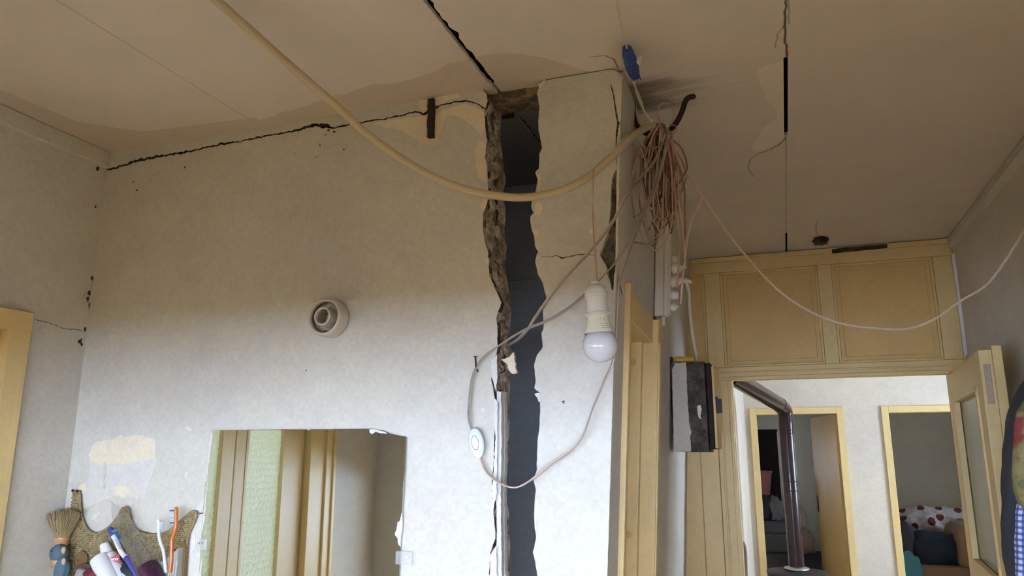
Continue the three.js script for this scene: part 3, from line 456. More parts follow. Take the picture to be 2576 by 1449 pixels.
{ // stove pipe and stove
  const z = -6.0, a = atZ(1987, 1425, z), b = atZ(1986, 1075, z), c = atZ(1983, 1032, z), r = 0.0525, m = phys({ color: lin(0.03, 0.012, 0.010), roughness: 0.24, specularIntensity: 0.45, clearcoat: 0.15, clearcoatRoughness: 0.06, map: plasterTone });
  a.x = b.x = (a.x + b.x) / 2 + 0.01; const e = atZ(1838, 946, -4.75);
  const t = thing('stove_pipe', 'glossy dark brown enamelled stove pipe with a bent elbow', 'stove pipe', [b.x, 0, z]); const L = (p) => V(p.x - b.x, p.y, p.z - z);
  obj('upright_pipe', new THREE.CylinderGeometry(r, r, b.y - a.y, 40).translate(0, (a.y + b.y) / 2, 0), m, t);
  const el = V(0, c.y + 0.02, 0), dir = L(e).sub(el).normalize();
  obj('elbow', tube([V(0, b.y - 0.02, 0), V(0, b.y + 0.03, 0), V(0, c.y - 0.02, 0).lerp(el, 0.3), el.clone().addScaledVector(dir, 0.05).add(V(0, -0.012, 0)), el.clone().addScaledVector(dir, 0.16)], r + 0.002, 40, 40), m, t);
  obj('upper_pipe', tube([el.clone().addScaledVector(dir, 0.12), L(e).lerp(el, 0.5), L(e)], r, 20, 40), m, t);
  for (const y of [b.y - 0.02, 1.335, 1.40, b.y - 0.045]) obj('seam_ring', new THREE.TorusGeometry(r + 0.0005, 0.0032, 8, 40).rotateX(Math.PI / 2).translate(0, y, 0), m, t);
  const s = thing('stove', 'black round topped stove under the pipe', 'stove', [b.x, 0, z]);
  obj('body', lathe([[0.001, 0], [0.2, 0], [0.2, 0.02], [0.19, 0.03], [0.19, a.y - 0.06], [0.205, a.y - 0.05], [0.205, a.y - 0.03], [0.12, a.y - 0.022], [0.001, a.y - 0.022]]), M.blackIron, s); obj('pipe_collar', lathe([[0.05, a.y - 0.025], [0.085, a.y - 0.022], [0.085, a.y - 0.006], [0.06, a.y + 0.004], [0.052, a.y + 0.004]]), M.metal, s);
  const w = thing('wooden_handle', 'weathered brown wooden stick leaning on the white side wall', 'stick'); const p = [[1866, 1368], [1870, 1380], [1873, 1449], [1878, 1560]].map((q) => atZ(...q, -4.95)); obj('stick', capTube([p[0], p[1], p[2], V(p[3].x, 0.03, p[3].z)], 0.02, 40, 10), mat(lin(0.2, 0.15, 0.12), 0.8, { map: woodTone }), w);
}
// soft shapes
function blob(w, h, d, s, rough = 0.35, det = 5) {
  const g = mergeVertices(new THREE.IcosahedronGeometry(1, det).deleteAttribute('normal').deleteAttribute('uv')), p = g.attributes.position;
  for (let i = 0; i < p.count; i++) { const x = p.getX(i), y = p.getY(i), z = p.getZ(i), k = 1 + rough * fbm(x * 1.7 + s, y * 1.7, z * 1.7 + s * 2, 4) + 0.25 * rough * Math.sin(x * 9 + 5 * fbm(y * 2, z * 2, s)); p.setXYZ(i, x * k * w / 2, Math.max(-0.7, y * k) * h / 2, z * k * d / 2); }
  g.computeVertexNormals(); return g;
}
{
  const put = (n, label, cat, geo, m, px, py, z) => { const p = atZ(px, py, z); return tag(obj(n, geo.translate(p.x, p.y, p.z), m), label, cat); };
  // left dark room
  const wr = atZ(1898, 1085, -9.1), wr2 = atZ(1953, 1085, -9.1);
  const wd = thing('wardrobe', 'dark brown wooden board standing behind the pink bucket', 'wardrobe'); obj('side_board', bevBox(wr.x - 0.03, wr2.x, 0, wr.y, -9.4, -9.1, 0.006), M.darkWood, wd); obj('top_board', bevBox(wr.x - 0.04, wr2.x + 0.01, wr.y, wr.y + 0.02, -9.41, -9.09, 0.004), M.darkWood, wd);
  const greyM = mat(lin(0.17, 0.19, 0.20), 0.9);
  let cy = atZ(1930, 1310, -8.5).y; const x0 = atZ(1900, 1350, -8.5).x - 0.06, xm = atZ(1990, 1350, -8.5).x, mw = xm - x0;
  const hs = [0.125, 0.19, 0.205, 0.2]; hs.forEach((h, i) => { const c = obj('folded_mattress', rbox(mw, h - 0.004, 0.5, 0.03, 4).translate(x0 + mw / 2, cy - h / 2, -8.75), greyM); tag(c, ['topmost thin grey cushion of the stack under the plastic bag', 'second grey cushion from the top of the stack', 'third grey cushion from the top of the stack', 'lowest visible grey cushion of the stack'][i], 'cushion', 'stacked grey cushions'); cy -= h; });
  const chest = thing('storage_chest', 'grey chest under the stacked cushions', 'chest'); obj('body', bevBox(x0, xm, 0, cy - 0.03, -9.0, -8.5, 0.01), greyM, chest); obj('lid', bevBox(x0 - 0.008, xm, cy - 0.03, cy - 0.002, -9.0, -8.49, 0.006), greyM, chest);
  const top0 = atZ(1930, 1310, -8.5).y;
  const bq = atZ(1922, 1245, -8.6), pk = metrePer(bq), bk = thing('bucket', 'pink plastic bucket on the pile left of the stove pipe', 'bucket', [bq.x - 0.02, bq.y, bq.z]); const pm = mat(lin(0.55, 0.22, 0.24), 0.4);
  obj('pail', lathe([[0.001, 0], [19 * pk, 0], [27 * pk, 58 * pk], [25 * pk, 58 * pk], [17.5 * pk, 3 * pk], [0.001, 3 * pk]]), pm, bk); obj('rim', new THREE.TorusGeometry(28 * pk, 2.2 * pk, 8, 32).rotateX(Math.PI / 2).translate(0, 57 * pk, 0), pm, bk);
  const heap = (w, h, d, s, r = 0.3) => blob(w, h, d, s, r);
  tag(obj('clothes_heap', heap(0.2, (bq.y - top0) * 1.3, 0.26, 3).translate(bq.x - 0.02, top0 + (bq.y - top0) * 0.5, bq.z), mat(lin(0.05, 0.07, 0.10), 0.9)), 'dark blue patterned cloth heap under the pink bucket', 'clothes');
  put('plastic_bag', 'crumpled translucent grey plastic bag on the grey cushions', 'bag', blob(0.15, 0.28, 0.2, 8, 0.5), mat(lin(0.3, 0.31, 0.36), 0.35), 1953, 1283, -8.58);
  const cab = thing('low_cabinet', 'black low cabinet carrying the tan clothes', 'cabinet'), cx0 = atZ(1996, 1449, -8.4).x + 0.01, cyt = atZ(2010, 1395, -8.4).y, cm = mat(lin(0.03, 0.03, 0.04), 0.8); obj('body', bevBox(cx0, cx0 + 0.3, 0, cyt - 0.02, -8.75, -8.3, 0.01), cm, cab); obj('top', bevBox(cx0 - 0.004, cx0 + 0.305, cyt - 0.02, cyt, -8.75, -8.29, 0.004), cm, cab);
  tag(obj('clothes_heap', heap(0.22, 0.30, 0.24, 6, 0.4).translate(cx0 + 0.1, cyt + 0.105, -8.5), mat(lin(0.38, 0.27, 0.18), 0.9)), 'tan striped clothes stacked right of the stove pipe', 'clothes');
  tag(obj('pillow', heap(0.16, 0.26, 0.2, 5, 0.3).translate(cx0 + 0.07, cyt + 0.34, -8.5), mat(lin(0.5, 0.45, 0.43), 0.8)), 'pale crumpled pillow right of the stove pipe', 'pillow');
  tag(obj('fabric_roll', heap(0.1, 0.24, 0.12, 4, 0.3).translate(cx0 + 0.05, cyt + 0.55, -8.5), mat(lin(0.55, 0.5, 0.25), 0.8)), 'yellow and white patterned cloth on the pale pillow', 'cloth');
  // right dark room: sofa bed with a spotted blanket
  const bl0 = atZ(2262, 1268, -8.9), bl1 = atZ(2440, 1345, -8.9), sx = bl0.x - 0.1, brown = mat(lin(0.20, 0.11, 0.06), 0.85);
  const sofa = thing('sofa', 'brown sofa under the spotted blanket in the right doorway', 'sofa');
  obj('seat', rbox(1.5, 0.56, 0.8, 0.06, 4).translate(sx + 0.72, 0.3, -8.62), brown, sofa); obj('backrest', rbox(1.5, bl0.y - 0.12, 0.2, 0.06, 4).translate(sx + 0.72, (bl0.y - 0.12) / 2, -9.14), brown, sofa); obj('arm', rbox(0.26, 0.4, 0.7, 0.08, 4).translate(atZ(2425, 1360, -8.6).x + 0.02, 0.74, -8.6), mat(lin(0.26, 0.15, 0.07), 0.85), sofa);
  const dots = tex(256, (u, v) => { const n = tileF(u, v, 6, 9, 4); let c = mixc([0.62, 0.57, 0.55], [0.8, 0.76, 0.74], n); for (const [a, b] of [[0.2, 0.25], [0.7, 0.2], [0.45, 0.6], [0.9, 0.72], [0.15, 0.85]]) { const dx = Math.min(Math.abs(u - a), 1 - Math.abs(u - a)), dy = Math.min(Math.abs(v - b), 1 - Math.abs(v - b)); if (Math.hypot(dx, dy) < 0.085 + 0.03 * n) c = [0.36, 0.13, 0.11]; } return c; });
  const bg = new THREE.PlaneGeometry(bl1.x - bl0.x + 0.15, 0.5, 90, 50), q = bg.attributes.position;
  for (let i = 0; i < q.count; i++) { const x = q.getX(i), y = q.getY(i); q.setZ(i, 0.09 * fbm(x * 6, y * 6, 3, 4) + (y > 0.08 ? -(y - 0.08) * 1.0 : 0) + (y < 0 ? 0 : 0)); q.setY(i, y + 0.05 * fbm(x * 4, y * 3, 7) - (y > 0.08 ? (y - 0.08) * 0.5 : 0) - 0.06 * THREE.MathUtils.smoothstep(-x, 0.2, 0.5)); } bg.computeVertexNormals();
  tag(obj('blanket', bg.translate((bl0.x + bl1.x) / 2 + 0.05, bl0.y - 0.20, -8.96), mat(0xffffff, 0.9, { map: (dots.repeat.set(2.2, 1.3), dots), side: THREE.DoubleSide })), 'white blanket with dark red dots thrown over the sofa back', 'blanket');
  tag(obj('clothes_heap', heap(0.30, 0.42, 0.3, 11).translate(atZ(2280, 1370, -8.5).x, 0.72, -8.55), mat(lin(0.06, 0.05, 0.06), 0.95)), 'dark grey clothes heap at the left end of the sofa', 'clothes');
  tag(obj('jacket', heap(0.5, 0.36, 0.34, 12).translate(atZ(2355, 1380, -8.5).x, 0.70, -8.5), mat(lin(0.012, 0.018, 0.03), 0.9)), 'dark navy jacket with white stripes dropped on the sofa', 'jacket');
  const tw = atZ(2285, 1440, -8.15); tag(obj('towel', heap(0.26, 0.5, 0.08, 13, 0.2).translate(tw.x, tw.y - 0.06, -8.16), mat(lin(0.07, 0.22, 0.25), 0.9)), 'teal towel hanging off the front of the sofa', 'towel');
}

// ---------------------------------------------------------------- hook, hose, cables and the wire bundle
const ZH = -2.25;
const line3 = (a) => a.map(([x, y, z]) => atZ(x, y, z));
{
  const t = tag(obj('ceiling_hook', (() => {
    const p = line3([[1592, 250, ZH], [1593, 285, ZH], [1597, 305, ZH], [1610, 325, ZH], [1630, 336, ZH], [1660, 337, ZH], [1685, 328, ZH], [1702, 308, ZH], [1716, 280, ZH], [1724, 256, ZH], [1732, 246, ZH], [1744, 243, ZH]]);
    p[0].y = 2.712; return capTube(p, 0.0085, 90, 10);
  })(), M.rust), 'rusty iron bar bent into a hook under the ceiling', 'hook');
}
{
  const pts = [[470, -70], [522, -20], [600, 50], [690, 130], [770, 200], [850, 270], [920, 335], [1000, 393], [1080, 440], [1160, 473], [1240, 491], [1310, 497], [1370, 490], [1430, 472], [1480, 445], [1530, 403], [1570, 362], [1600, 337], [1625, 322], [1644, 316]];
  const zs = [-1.16, -1.24, -1.36, -1.48, -1.58, -1.67, -1.74, -1.80, -1.84, -1.87, -1.89, -1.9, -1.91, -1.92, -1.93, -1.95, -1.99, -2.08, -2.17, -2.235];
  const p = pts.map(([x, y], i) => atZ(x, y, zs[i])); p[0].y = Math.min(p[0].y, 2.685); p.unshift(V(p[0].x - 0.12, 2.688, p[0].z + 0.12));
  tag(obj('hose', capTube(p, 0.0112, 200, 18), M.hose), 'thick cream plastic hose sagging from the ceiling to the hook', 'hose');
}
function flex(parent, pts, r, mats, twist = 0, n = 0) { // flat twin flex: two strands side by side
  const c = new THREE.CatmullRomCurve3(pts, false, 'centripetal'), N = n || Math.max(40, Math.round(c.getLength() / 0.012));
  mats.forEach((m, k) => {
    const q = []; for (let i = 0; i <= N; i++) { const u = i / N, p = c.getPointAt(u), t = c.getTangentAt(u), s = t.clone().cross(V(0, 0, 1)).normalize(), o = s.clone().cross(t).normalize(), a = twist * i + (k ? Math.PI : 0); q.push(p.addScaledVector(s, Math.cos(a) * r * 0.95).addScaledVector(o, Math.sin(a) * r * 0.95)); }
    obj('strand', capTube(q, r, N, 6), m, parent);
  });
}
{ // cable along the ceiling with its taped joint
  const t = thing('ceiling_cable', 'cream cable under the ceiling with a joint wrapped in blue tape', 'cable');
  const P = (x, y, h) => atY(x, y, h), a = [P(1548, -40, 2.694), P(1552, 10, 2.69), P(1563, 60, 2.68), P(1576, 115, 2.665), P(1582, 140, 2.66)], b = [P(1588, 180, 2.65), P(1597, 215, 2.645), P(1610, 252, 2.635), P(1626, 290, 2.615), P(1640, 308, 2.602)];
  flex(t, a, 0.0014, [M.creamWire, M.creamWire]); flex(t, b, 0.0026, [M.creamWire, M.oldPlastic], 0.15);
  const c0 = P(1576, 122, 2.664), c1 = P(1598, 195, 2.648), d = c1.clone().sub(c0), L = d.length(), g = new THREE.CylinderGeometry(1, 1, L, 28, 24), q = g.attributes.position;
  for (let i = 0; i < q.count; i++) { const x = q.getX(i), y = q.getY(i), z = q.getZ(i), s = y / L, k = (0.0175 - 0.006 * Math.pow(Math.abs(s) * 2, 3) + 0.004 * fbm(x * 1.5 + 3, s * 7, z * 1.5) + 0.0012 * Math.sin(s * 42 + x * 2)); q.setXYZ(i, x * k, y + 0.006 * fbm(x * 3, z * 3, s * 2), z * k); }
  g.computeVertexNormals(); const tp = obj('blue_tape', g, mat(lin(0.02, 0.055, 0.22), 0.42), t, 'crumpled blue insulating tape'); tp.position.copy(c0).add(c1).multiplyScalar(0.5); tp.quaternion.setFromUnitVectors(V(0, 1, 0), d.normalize().negate());
  const fl = obj('tape_tail', slab(ragged([[0, 0], [0.013, -0.004], [0.02, -0.022], [0.012, -0.012], [0.004, -0.016]], 0.004, 0.001, 90), 0.0006), tp.material, t); fl.position.copy(P(1597, 188, 2.65));
  const wc = P(1608, 150, 2.66); obj('connector', rbox(0.012, 0.024, 0.014, 0.004, 3).rotateZ(-0.2).translate(wc.x, wc.y, wc.z), M.plastic, t, 'white terminal block showing behind the tape');
}
{ // coiled twin wire hanging from the hook
  const t = thing('wire_bundle', 'tangled bundle of pink and copper wires hanging from the hook', 'wires');
  const mats = [M.pinkWire, M.brownWire, M.paleWire, M.greyWire, M.redWire, M.pinkWire, M.brownWire, M.paleWire];
  const loop = (xs, ys, z, m, r = 0.0027) => { const p = xs.map((x, i) => atZ(x, ys[i], z + 0.012 * Math.sin(i * 1.7 + x))); obj('wire_loop', tube(p, r, p.length * 9, 6), m, t); };
  // loops read one by one
  const E = [
    [[1652, 1636, 1612, 1592, 1588, 1592, 1603, 1622, 1648, 1672, 1688, 1692, 1690, 1682, 1676], [316, 340, 372, 430, 470, 515, 560, 606, 630, 610, 570, 500, 440, 370, 322], 0.03, M.pinkWire],
    [[1660, 1640, 1622, 1612, 1610, 1616, 1624, 1626, 1636, 1648, 1662, 1668, 1670, 1672], [312, 345, 400, 450, 490, 520, 545, 580, 600, 598, 580, 500, 400, 322], 0.02, M.pinkWire],
    [[1656, 1640, 1628, 1620, 1620, 1625, 1632, 1650, 1666, 1672, 1676, 1676], [315, 350, 420, 470, 500, 540, 560, 585, 590, 560, 450, 322], 0.012, M.paleWire],
    [[1665, 1662, 1672, 1692, 1700, 1708, 1716, 1720, 1722], [316, 400, 440, 470, 490, 520, 560, 600, 650], 0.03, M.paleWire],
    [[1672, 1690, 1712, 1725, 1728, 1720, 1712, 1700, 1680, 1660, 1646], [320, 350, 370, 400, 425, 440, 455, 470, 485, 498, 505], 0.01, M.redWire],
    [[1678, 1684, 1700, 1712, 1722, 1722, 1724, 1722, 1720], [322, 360, 400, 430, 480, 520, 560, 600, 640], 0.02, M.redWire],
    [[1680, 1690, 1705, 1726, 1748, 1764, 1766, 1758, 1744, 1735, 1728, 1722, 1716, 1712], [322, 380, 420, 445, 462, 480, 500, 520, 545, 575, 610, 660, 720, 765], 0.015, M.paleWire],
    [[1668, 1668, 1672, 1680, 1676, 1690, 1704, 1706, 1700], [318, 400, 480, 545, 540, 540, 525, 500, 470], 0.025, M.pinkWire],
    [[1662, 1655, 1645, 1640, 1630, 1636, 1646, 1656, 1662, 1660], [318, 400, 480, 525, 520, 540, 560, 575, 590, 600], 0.035, M.paleWire],
    [[1662, 1658, 1654, 1660, 1672, 1686, 1694, 1694, 1688, 1680], [318, 300, 280, 264, 258, 262, 275, 300, 315, 324], 0.0, M.paleWire],
    [[1646, 1622, 1605, 1590, 1577, 1575, 1590, 1610, 1640, 1660], [500, 520, 540, 548, 565, 590, 605, 612, 612, 595], -0.01, M.greyWire],
    [[1650, 1648, 1652, 1655, 1650, 1640], [480, 520, 580, 600, 616, 618], 0.0, M.greyWire],
    [[1690, 1695, 1700, 1708, 1706, 1702], [330, 420, 520, 600, 680, 725], 0.03, M.pinkWire],
  ];
  for (const [x, y, dz, m] of E) loop(x, y, ZH + dz, m);
  for (let i = 0; i < 40; i++) { // the close-packed middle of the coil
    const s = rr(-1, 1), bot = rr(400, 590), cx = 1662 + 34 * s, w = rr(5, 26), z = ZH + rr(-0.035, 0.03), k = rr(-8, 8);
    loop([1658 + 12 * s, 1650 + 18 * s - w * 0.5, cx - w, cx - w * 0.9 + k, cx + k, cx + w + k, cx + w, 1668 + 14 * s, 1664 + 10 * s], [318 + rr(-8, 4), 350, 400, bot - 45, bot, bot - 40, 410, 350, 320 + rr(-8, 4)], z, mats[i % mats.length], rr(0.002, 0.0029));
  }
  obj('tie', tube(line3([[1618, 366, ZH + 0.045], [1630, 371, ZH + 0.055], [1650, 370, ZH + 0.055], [1668, 362, ZH + 0.05], [1690, 345, ZH + 0.04]]), 0.0024, 40, 6), M.redWire, t);
  obj('tie', tube(line3([[1672, 322, ZH + 0.03], [1690, 335, ZH + 0.03], [1702, 330, ZH + 0.02], [1698, 316, ZH + 0.01], [1684, 314, ZH + 0.01]]), 0.002, 40, 6), M.greyWire, t);
}
{ // long wire swagged to the right wall
  const t = thing('slack_wire', 'thin pale wire swagging from the bundle across the transom to the right wall', 'wire');
  const p = [[1684, 330, -2.24], [1712, 415, -2.24], [1740, 458, -2.26], [1770, 500, -2.3], [1820, 572, -2.36], [1880, 648, -2.44], [1960, 732, -2.52], [2040, 785, -2.58], [2120, 815, -2.62], [2200, 826, -2.64], [2285, 827, -2.64], [2350, 803, -2.62], [2420, 755, -2.58], [2480, 718, -2.54], [2530, 655, -2.5], [2570, 590, -2.46]].map(([x, y, z]) => atZ(x, y, z)); const e = atX(2640, 440, XR - 0.004); p.push(e);
  flex(t, p, 0.0017, [M.paleWire, M.creamWire]);
}
{ // wire to the gap
  const t = thing('gap_wire', 'pink twin wire running from the bundle down into the torn gap', 'wire');
  flex(t, line3([[1676, 335, -2.215], [1650, 400, -2.21], [1610, 450, -2.14], [1575, 495, -1.985], [1540, 560, -1.975], [1490, 625, -1.975], [1430, 690, -1.975], [1390, 738, -1.98], [1355, 785, -2.0], [1330, 825, -2.03], [1305, 852, -2.06], [1272, 872, -2.11]]), 0.0023, [M.paleWire, M.greyWire]);
}
{ // flex with the inline switch
  const t = thing('switch_cord', 'grey twin flex over the nail with a white oval inline switch', 'cord');
  flex(t, line3([[1682, 335, -2.205], [1668, 400, -2.2], [1640, 480, -2.12], [1606, 560, -2.0], [1560, 645, -1.965], [1520, 692, -1.965], [1470, 742, -1.972], [1430, 775, -1.975], [1380, 805, -1.978], [1320, 830, -1.98], [1262, 865, -1.98], [1215, 900, -1.982], [1192, 938, -1.984], [1182, 1000, -1.985], [1180, 1055, -1.984], [1188, 1082, -1.983]]), 0.0022, [M.greyWire, M.greyWire], 0.1);
  flex(t, line3([[1208, 1148, -1.983], [1213, 1165, -1.983], [1222, 1185, -1.982], [1245, 1207, -1.975], [1270, 1221, -1.965], [1300, 1226, -1.96], [1340, 1205, -1.96], [1390, 1165, -1.965], [1440, 1130, -1.97], [1466, 1095, -1.972], [1490, 1030, -1.972], [1520, 960, -1.968], [1541, 910, -1.962], [1549, 850, -1.96], [1553, 780, -1.962], [1559, 705, -1.965], [1580, 640, -2.0], [1612, 560, -2.1], [1650, 470, -2.19], [1686, 340, -2.215]]), 0.0021, [M.paleWire, M.greyWire], 0.12);
  const c = atZ(1199, 1114, -1.978), k = metrePer(c), a = 0.2, s = new THREE.Group();
  const ell = (w, h, d) => new THREE.SphereGeometry(1, 40, 24).scale(w, h, d);
  const body = obj('switch_body', ell(20 * k, 38 * k, 0.0125), mat(lin(0.80, 0.84, 0.88), 0.25), t, 'white oval inline switch'); body.position.copy(c); body.rotation.z = a;
  const btn = obj('button', mergeGeometries([ell(9 * k, 17 * k, 0.004).translate(0, 0, 0.0105)]), M.plastic, body); const rg = obj('button_groove', new THREE.TorusGeometry(1, 0.06, 6, 40).scale(9.6 * k, 17.6 * k, 0.006).translate(0, 0, 0.0112), mat(lin(0.3, 0.32, 0.33), 0.6), body);
}
{
  const a = atZ(1196, 898, -1.965), b = atZ(1198, 925, -1.985), c = atZ(1203, 936, -2.004);
  const n = thing('bent_nail', 'dark bent nail carrying the switch cord', 'nail'); obj('shank', tube([a, a.clone().lerp(b, 0.5), b, c], 0.0026, 20, 8), M.blackIron, n); obj('head', new THREE.CylinderGeometry(0.0062, 0.0062, 0.002, 16).translate(a.x, a.y + 0.001, a.z), M.blackIron, n);
}
{ // hanging lamp
  const pivot = atZ(1510, 868, -1.885), k = metrePer(pivot);
  const t = thing('hanging_bulb', 'unlit white bulb in a white socket hanging from the hose by its flex', 'lamp', [pivot.x, pivot.y, pivot.z]);
  const lamp = new THREE.Group(); const put = (n, prof, m, label) => { const o = obj(n, lathe(prof.map(([r, y]) => [r * k, y * k]), 56), m, t, label); o.rotation.set(0.03, 0, 0.052); return o; };
  const globe = []; for (let a = -90; a <= 44; a += 4) globe.push([44 * Math.cos(a * Math.PI / 180) + 0.01, 44 * Math.sin(a * Math.PI / 180)]); globe.push([32, 32]);
  put('globe', globe, phys({ color: lin(0.74, 0.73, 0.78), roughness: 0.16, clearcoat: 0.5, clearcoatRoughness: 0.05 }), 'milky white globe');
  const neckC = document.createElement('canvas'); neckC.width = 512; neckC.height = 128; const g2 = neckC.getContext('2d'); g2.fillStyle = 'rgb(240,232,212)'; g2.fillRect(0, 0, 512, 128); g2.strokeStyle = g2.fillStyle = 'rgb(168,158,142)'; g2.font = '22px sans-serif'; g2.fillText('CE', 52, 46); g2.lineWidth = 1.5; g2.beginPath(); g2.moveTo(26, 30); g2.lineTo(42, 46); g2.moveTo(42, 30); g2.lineTo(26, 46); g2.stroke(); for (let i = 0; i < 3; i++) g2.fillRect(28 + 3 * i, 62 + i * 12, 62 - 8 * (i & 1), 2.2);
  const nt = new THREE.CanvasTexture(neckC); nt.colorSpace = THREE.SRGBColorSpace;
  put('neck', [[38, 29.5], [38.5, 31], [35, 40], [31, 50], [28.5, 60], [27.4, 70], [27, 78]], mat(0xffffff, 0.4, { map: nt }), 'cream lamp neck with small printed marks');
  const sm = M.plastic;
  put('socket_flange', [[27, 74], [31.5, 74], [32, 76], [31.5, 82], [29.5, 83]], sm); put('socket_sleeve', [[29.5, 83], [28.5, 88], [27.2, 100], [27, 115], [27.6, 122]], sm); put('socket_ring', [[27.6, 122], [29.4, 122.5], [29.4, 132], [28.2, 133]], sm);
  put('socket_dome', [[29, 133], [28.6, 137], [27.6, 141], [24, 148], [18, 153], [11, 156], [10, 156]], sm); put('cord_grip', [[10.2, 155], [10.2, 163], [9, 164], [3, 164]], sm);
  const ribs = (n, y0, y1, r) => { const l = []; for (let i = 0; i < 64; i++) { const a = i / 64 * 2 * Math.PI; l.push(new THREE.BoxGeometry(1.2 * k, (y1 - y0) * k, 1.6 * k).translate(0, (y0 + y1) / 2 * k, r * k).rotateY(a)); } const o = obj(n, join(l), sm, t); o.rotation.set(0.03, 0, 0.052); };
  ribs('knurled_rim', 75.5, 82, 31.6); ribs('knurled_cap', 134, 141, 28.2);
  const q = line3([[1493, 428, -1.925], [1491, 450, -1.912], [1491, 500, -1.895], [1494, 560, -1.885], [1497, 640, -1.882], [1501, 712, -1.882]]).map((p) => p.sub(pivot)); flex(t, q, 0.0021, [M.creamWire, M.pinkWire], 0.16);
  // its flex continues, wound round the hose towards the hook
  const hp = line3([[1493, 436, -1.925], [1510, 405, -1.935], [1534, 386, -1.935], [1545, 385, -1.94], [1535, 398, -1.955]]).map((p) => p.sub(pivot)); obj('wound_flex', tube(hp, 0.0018, 60, 6), M.creamWire, t);
  obj('wound_flex', tube(line3([[1548, 372, -1.96], [1565, 350, -1.985], [1585, 336, -2.03], [1602, 342, -2.09], [1616, 362, -2.15], [1622, 372, -2.2]]).map((p) => p.sub(pivot)), 0.0017, 60, 6), M.creamWire, t);
}

// ---------------------------------------------------------------- power strip, plugs, meter box
{
  const a = onSide(1634, 575), zc = -2.83, y0 = 2.10, y1 = 2.47;
  const t = thing('power_strip', 'yellowed white power strip fixed upright on the corridor wall', 'power strip');
  const sm = (g) => sideMap(g);
  obj('back_shell', sm(rbox(0.062, y1 - y0, 0.034, 0.006, 3).translate(-zc, (y0 + y1) / 2, 0.019)), M.oldPlastic, t); obj('front_shell', sm(rbox(0.066, y1 - y0 - 0.006, 0.02, 0.007, 3).translate(-zc, (y0 + y1) / 2, 0.0455)), M.oldPlastic, t); obj('socket_face', sm(rbox(0.052, y1 - y0 - 0.02, 0.01, 0.006, 3).translate(-zc, (y0 + y1) / 2, 0.056)), M.oldPlastic, t);
  obj('mount_board', sm(uvBox(rbox(0.12, 0.46, 0.002, 0.001)).translate(2.86, 2.27, 0.0005)), mat(lin(0.28, 0.22, 0.17), 0.9, { map: masonryTone }), t, 'dark stained backing behind the strip');
  obj('cable_tail', sm(rbox(0.03, 0.035, 0.012, 0.004).translate(-zc, y0 - 0.016, 0.035)), M.oldPlastic, t);
  const base = (y) => V(sideX(y, zc) + 0.06, y, zc);
  const plug = (label, y, prof, n = 24, tilt = 0, m = M.plastic) => { const b = base(y), o = thing('plug', label, 'plug', [b.x, b.y, b.z], 'plugs in the power strip'); const g = obj('plug_body', lathe(prof, n), m, o); g.rotation.z = -Math.PI / 2 + tilt; return o; };
  const yOf = (px, py) => onSide(px, py, 0.065).y;
  plug('small white plug half hidden by the wires, topmost on the strip', yOf(1675, 615), [[0.001, 0], [0.017, 0], [0.017, 0.012], [0.014, 0.024], [0.001, 0.025]]);
  plug('large pear shaped white plug, second from the top', yOf(1680, 652), [[0.001, 0], [0.02, 0], [0.021, 0.012], [0.021, 0.022], [0.017, 0.034], [0.009, 0.042], [0.0075, 0.043], [0.0075, 0.056], [0.001, 0.057]], 28, 0.12);
  const p3 = plug('ribbed white plug with the thick white cord, third from the top', yOf(1684, 695), [[0.001, 0], [0.021, 0], [0.0225, 0.003], [0.021, 0.006], [0.0225, 0.009], [0.021, 0.012], [0.022, 0.016], [0.02, 0.026], [0.011, 0.034], [0.011, 0.036], [0.009, 0.058], [0.001, 0.06]], 28, 0.05);
  plug('plain square ended white plug, fourth from the top', yOf(1688, 738), [[0.001, 0], [0.017, 0], [0.0175, 0.016], [0.014, 0.03], [0.001, 0.031]], 20);
  plug('small grooved clear plug at the bottom of the strip', yOf(1692, 777), [[0.001, 0], [0.014, 0], [0.016, 0.004], [0.014, 0.008], [0.016, 0.012], [0.013, 0.02], [0.006, 0.024], [0.006, 0.03], [0.001, 0.031]], 24, 0.1);
  const s = p3.position.clone().add(V(0.058, 0.003, 0)), e = onSide(1754, 902, 0.13);
  const c = thing('white_cable', 'thick white cord dropping from the ribbed plug to the meter box', 'cord');
  obj('sheath', capTube([s, s.clone().add(V(0.012, -0.004, -0.02)), atZ(1726, 705, -2.93), atZ(1733, 735, -2.98), atZ(1735, 780, -3.08), atZ(1741, 830, -3.2), atZ(1750, 885, -3.35), atZ(1754, 905, -3.44)], 0.0062, 80, 10), M.plastic, c);
}
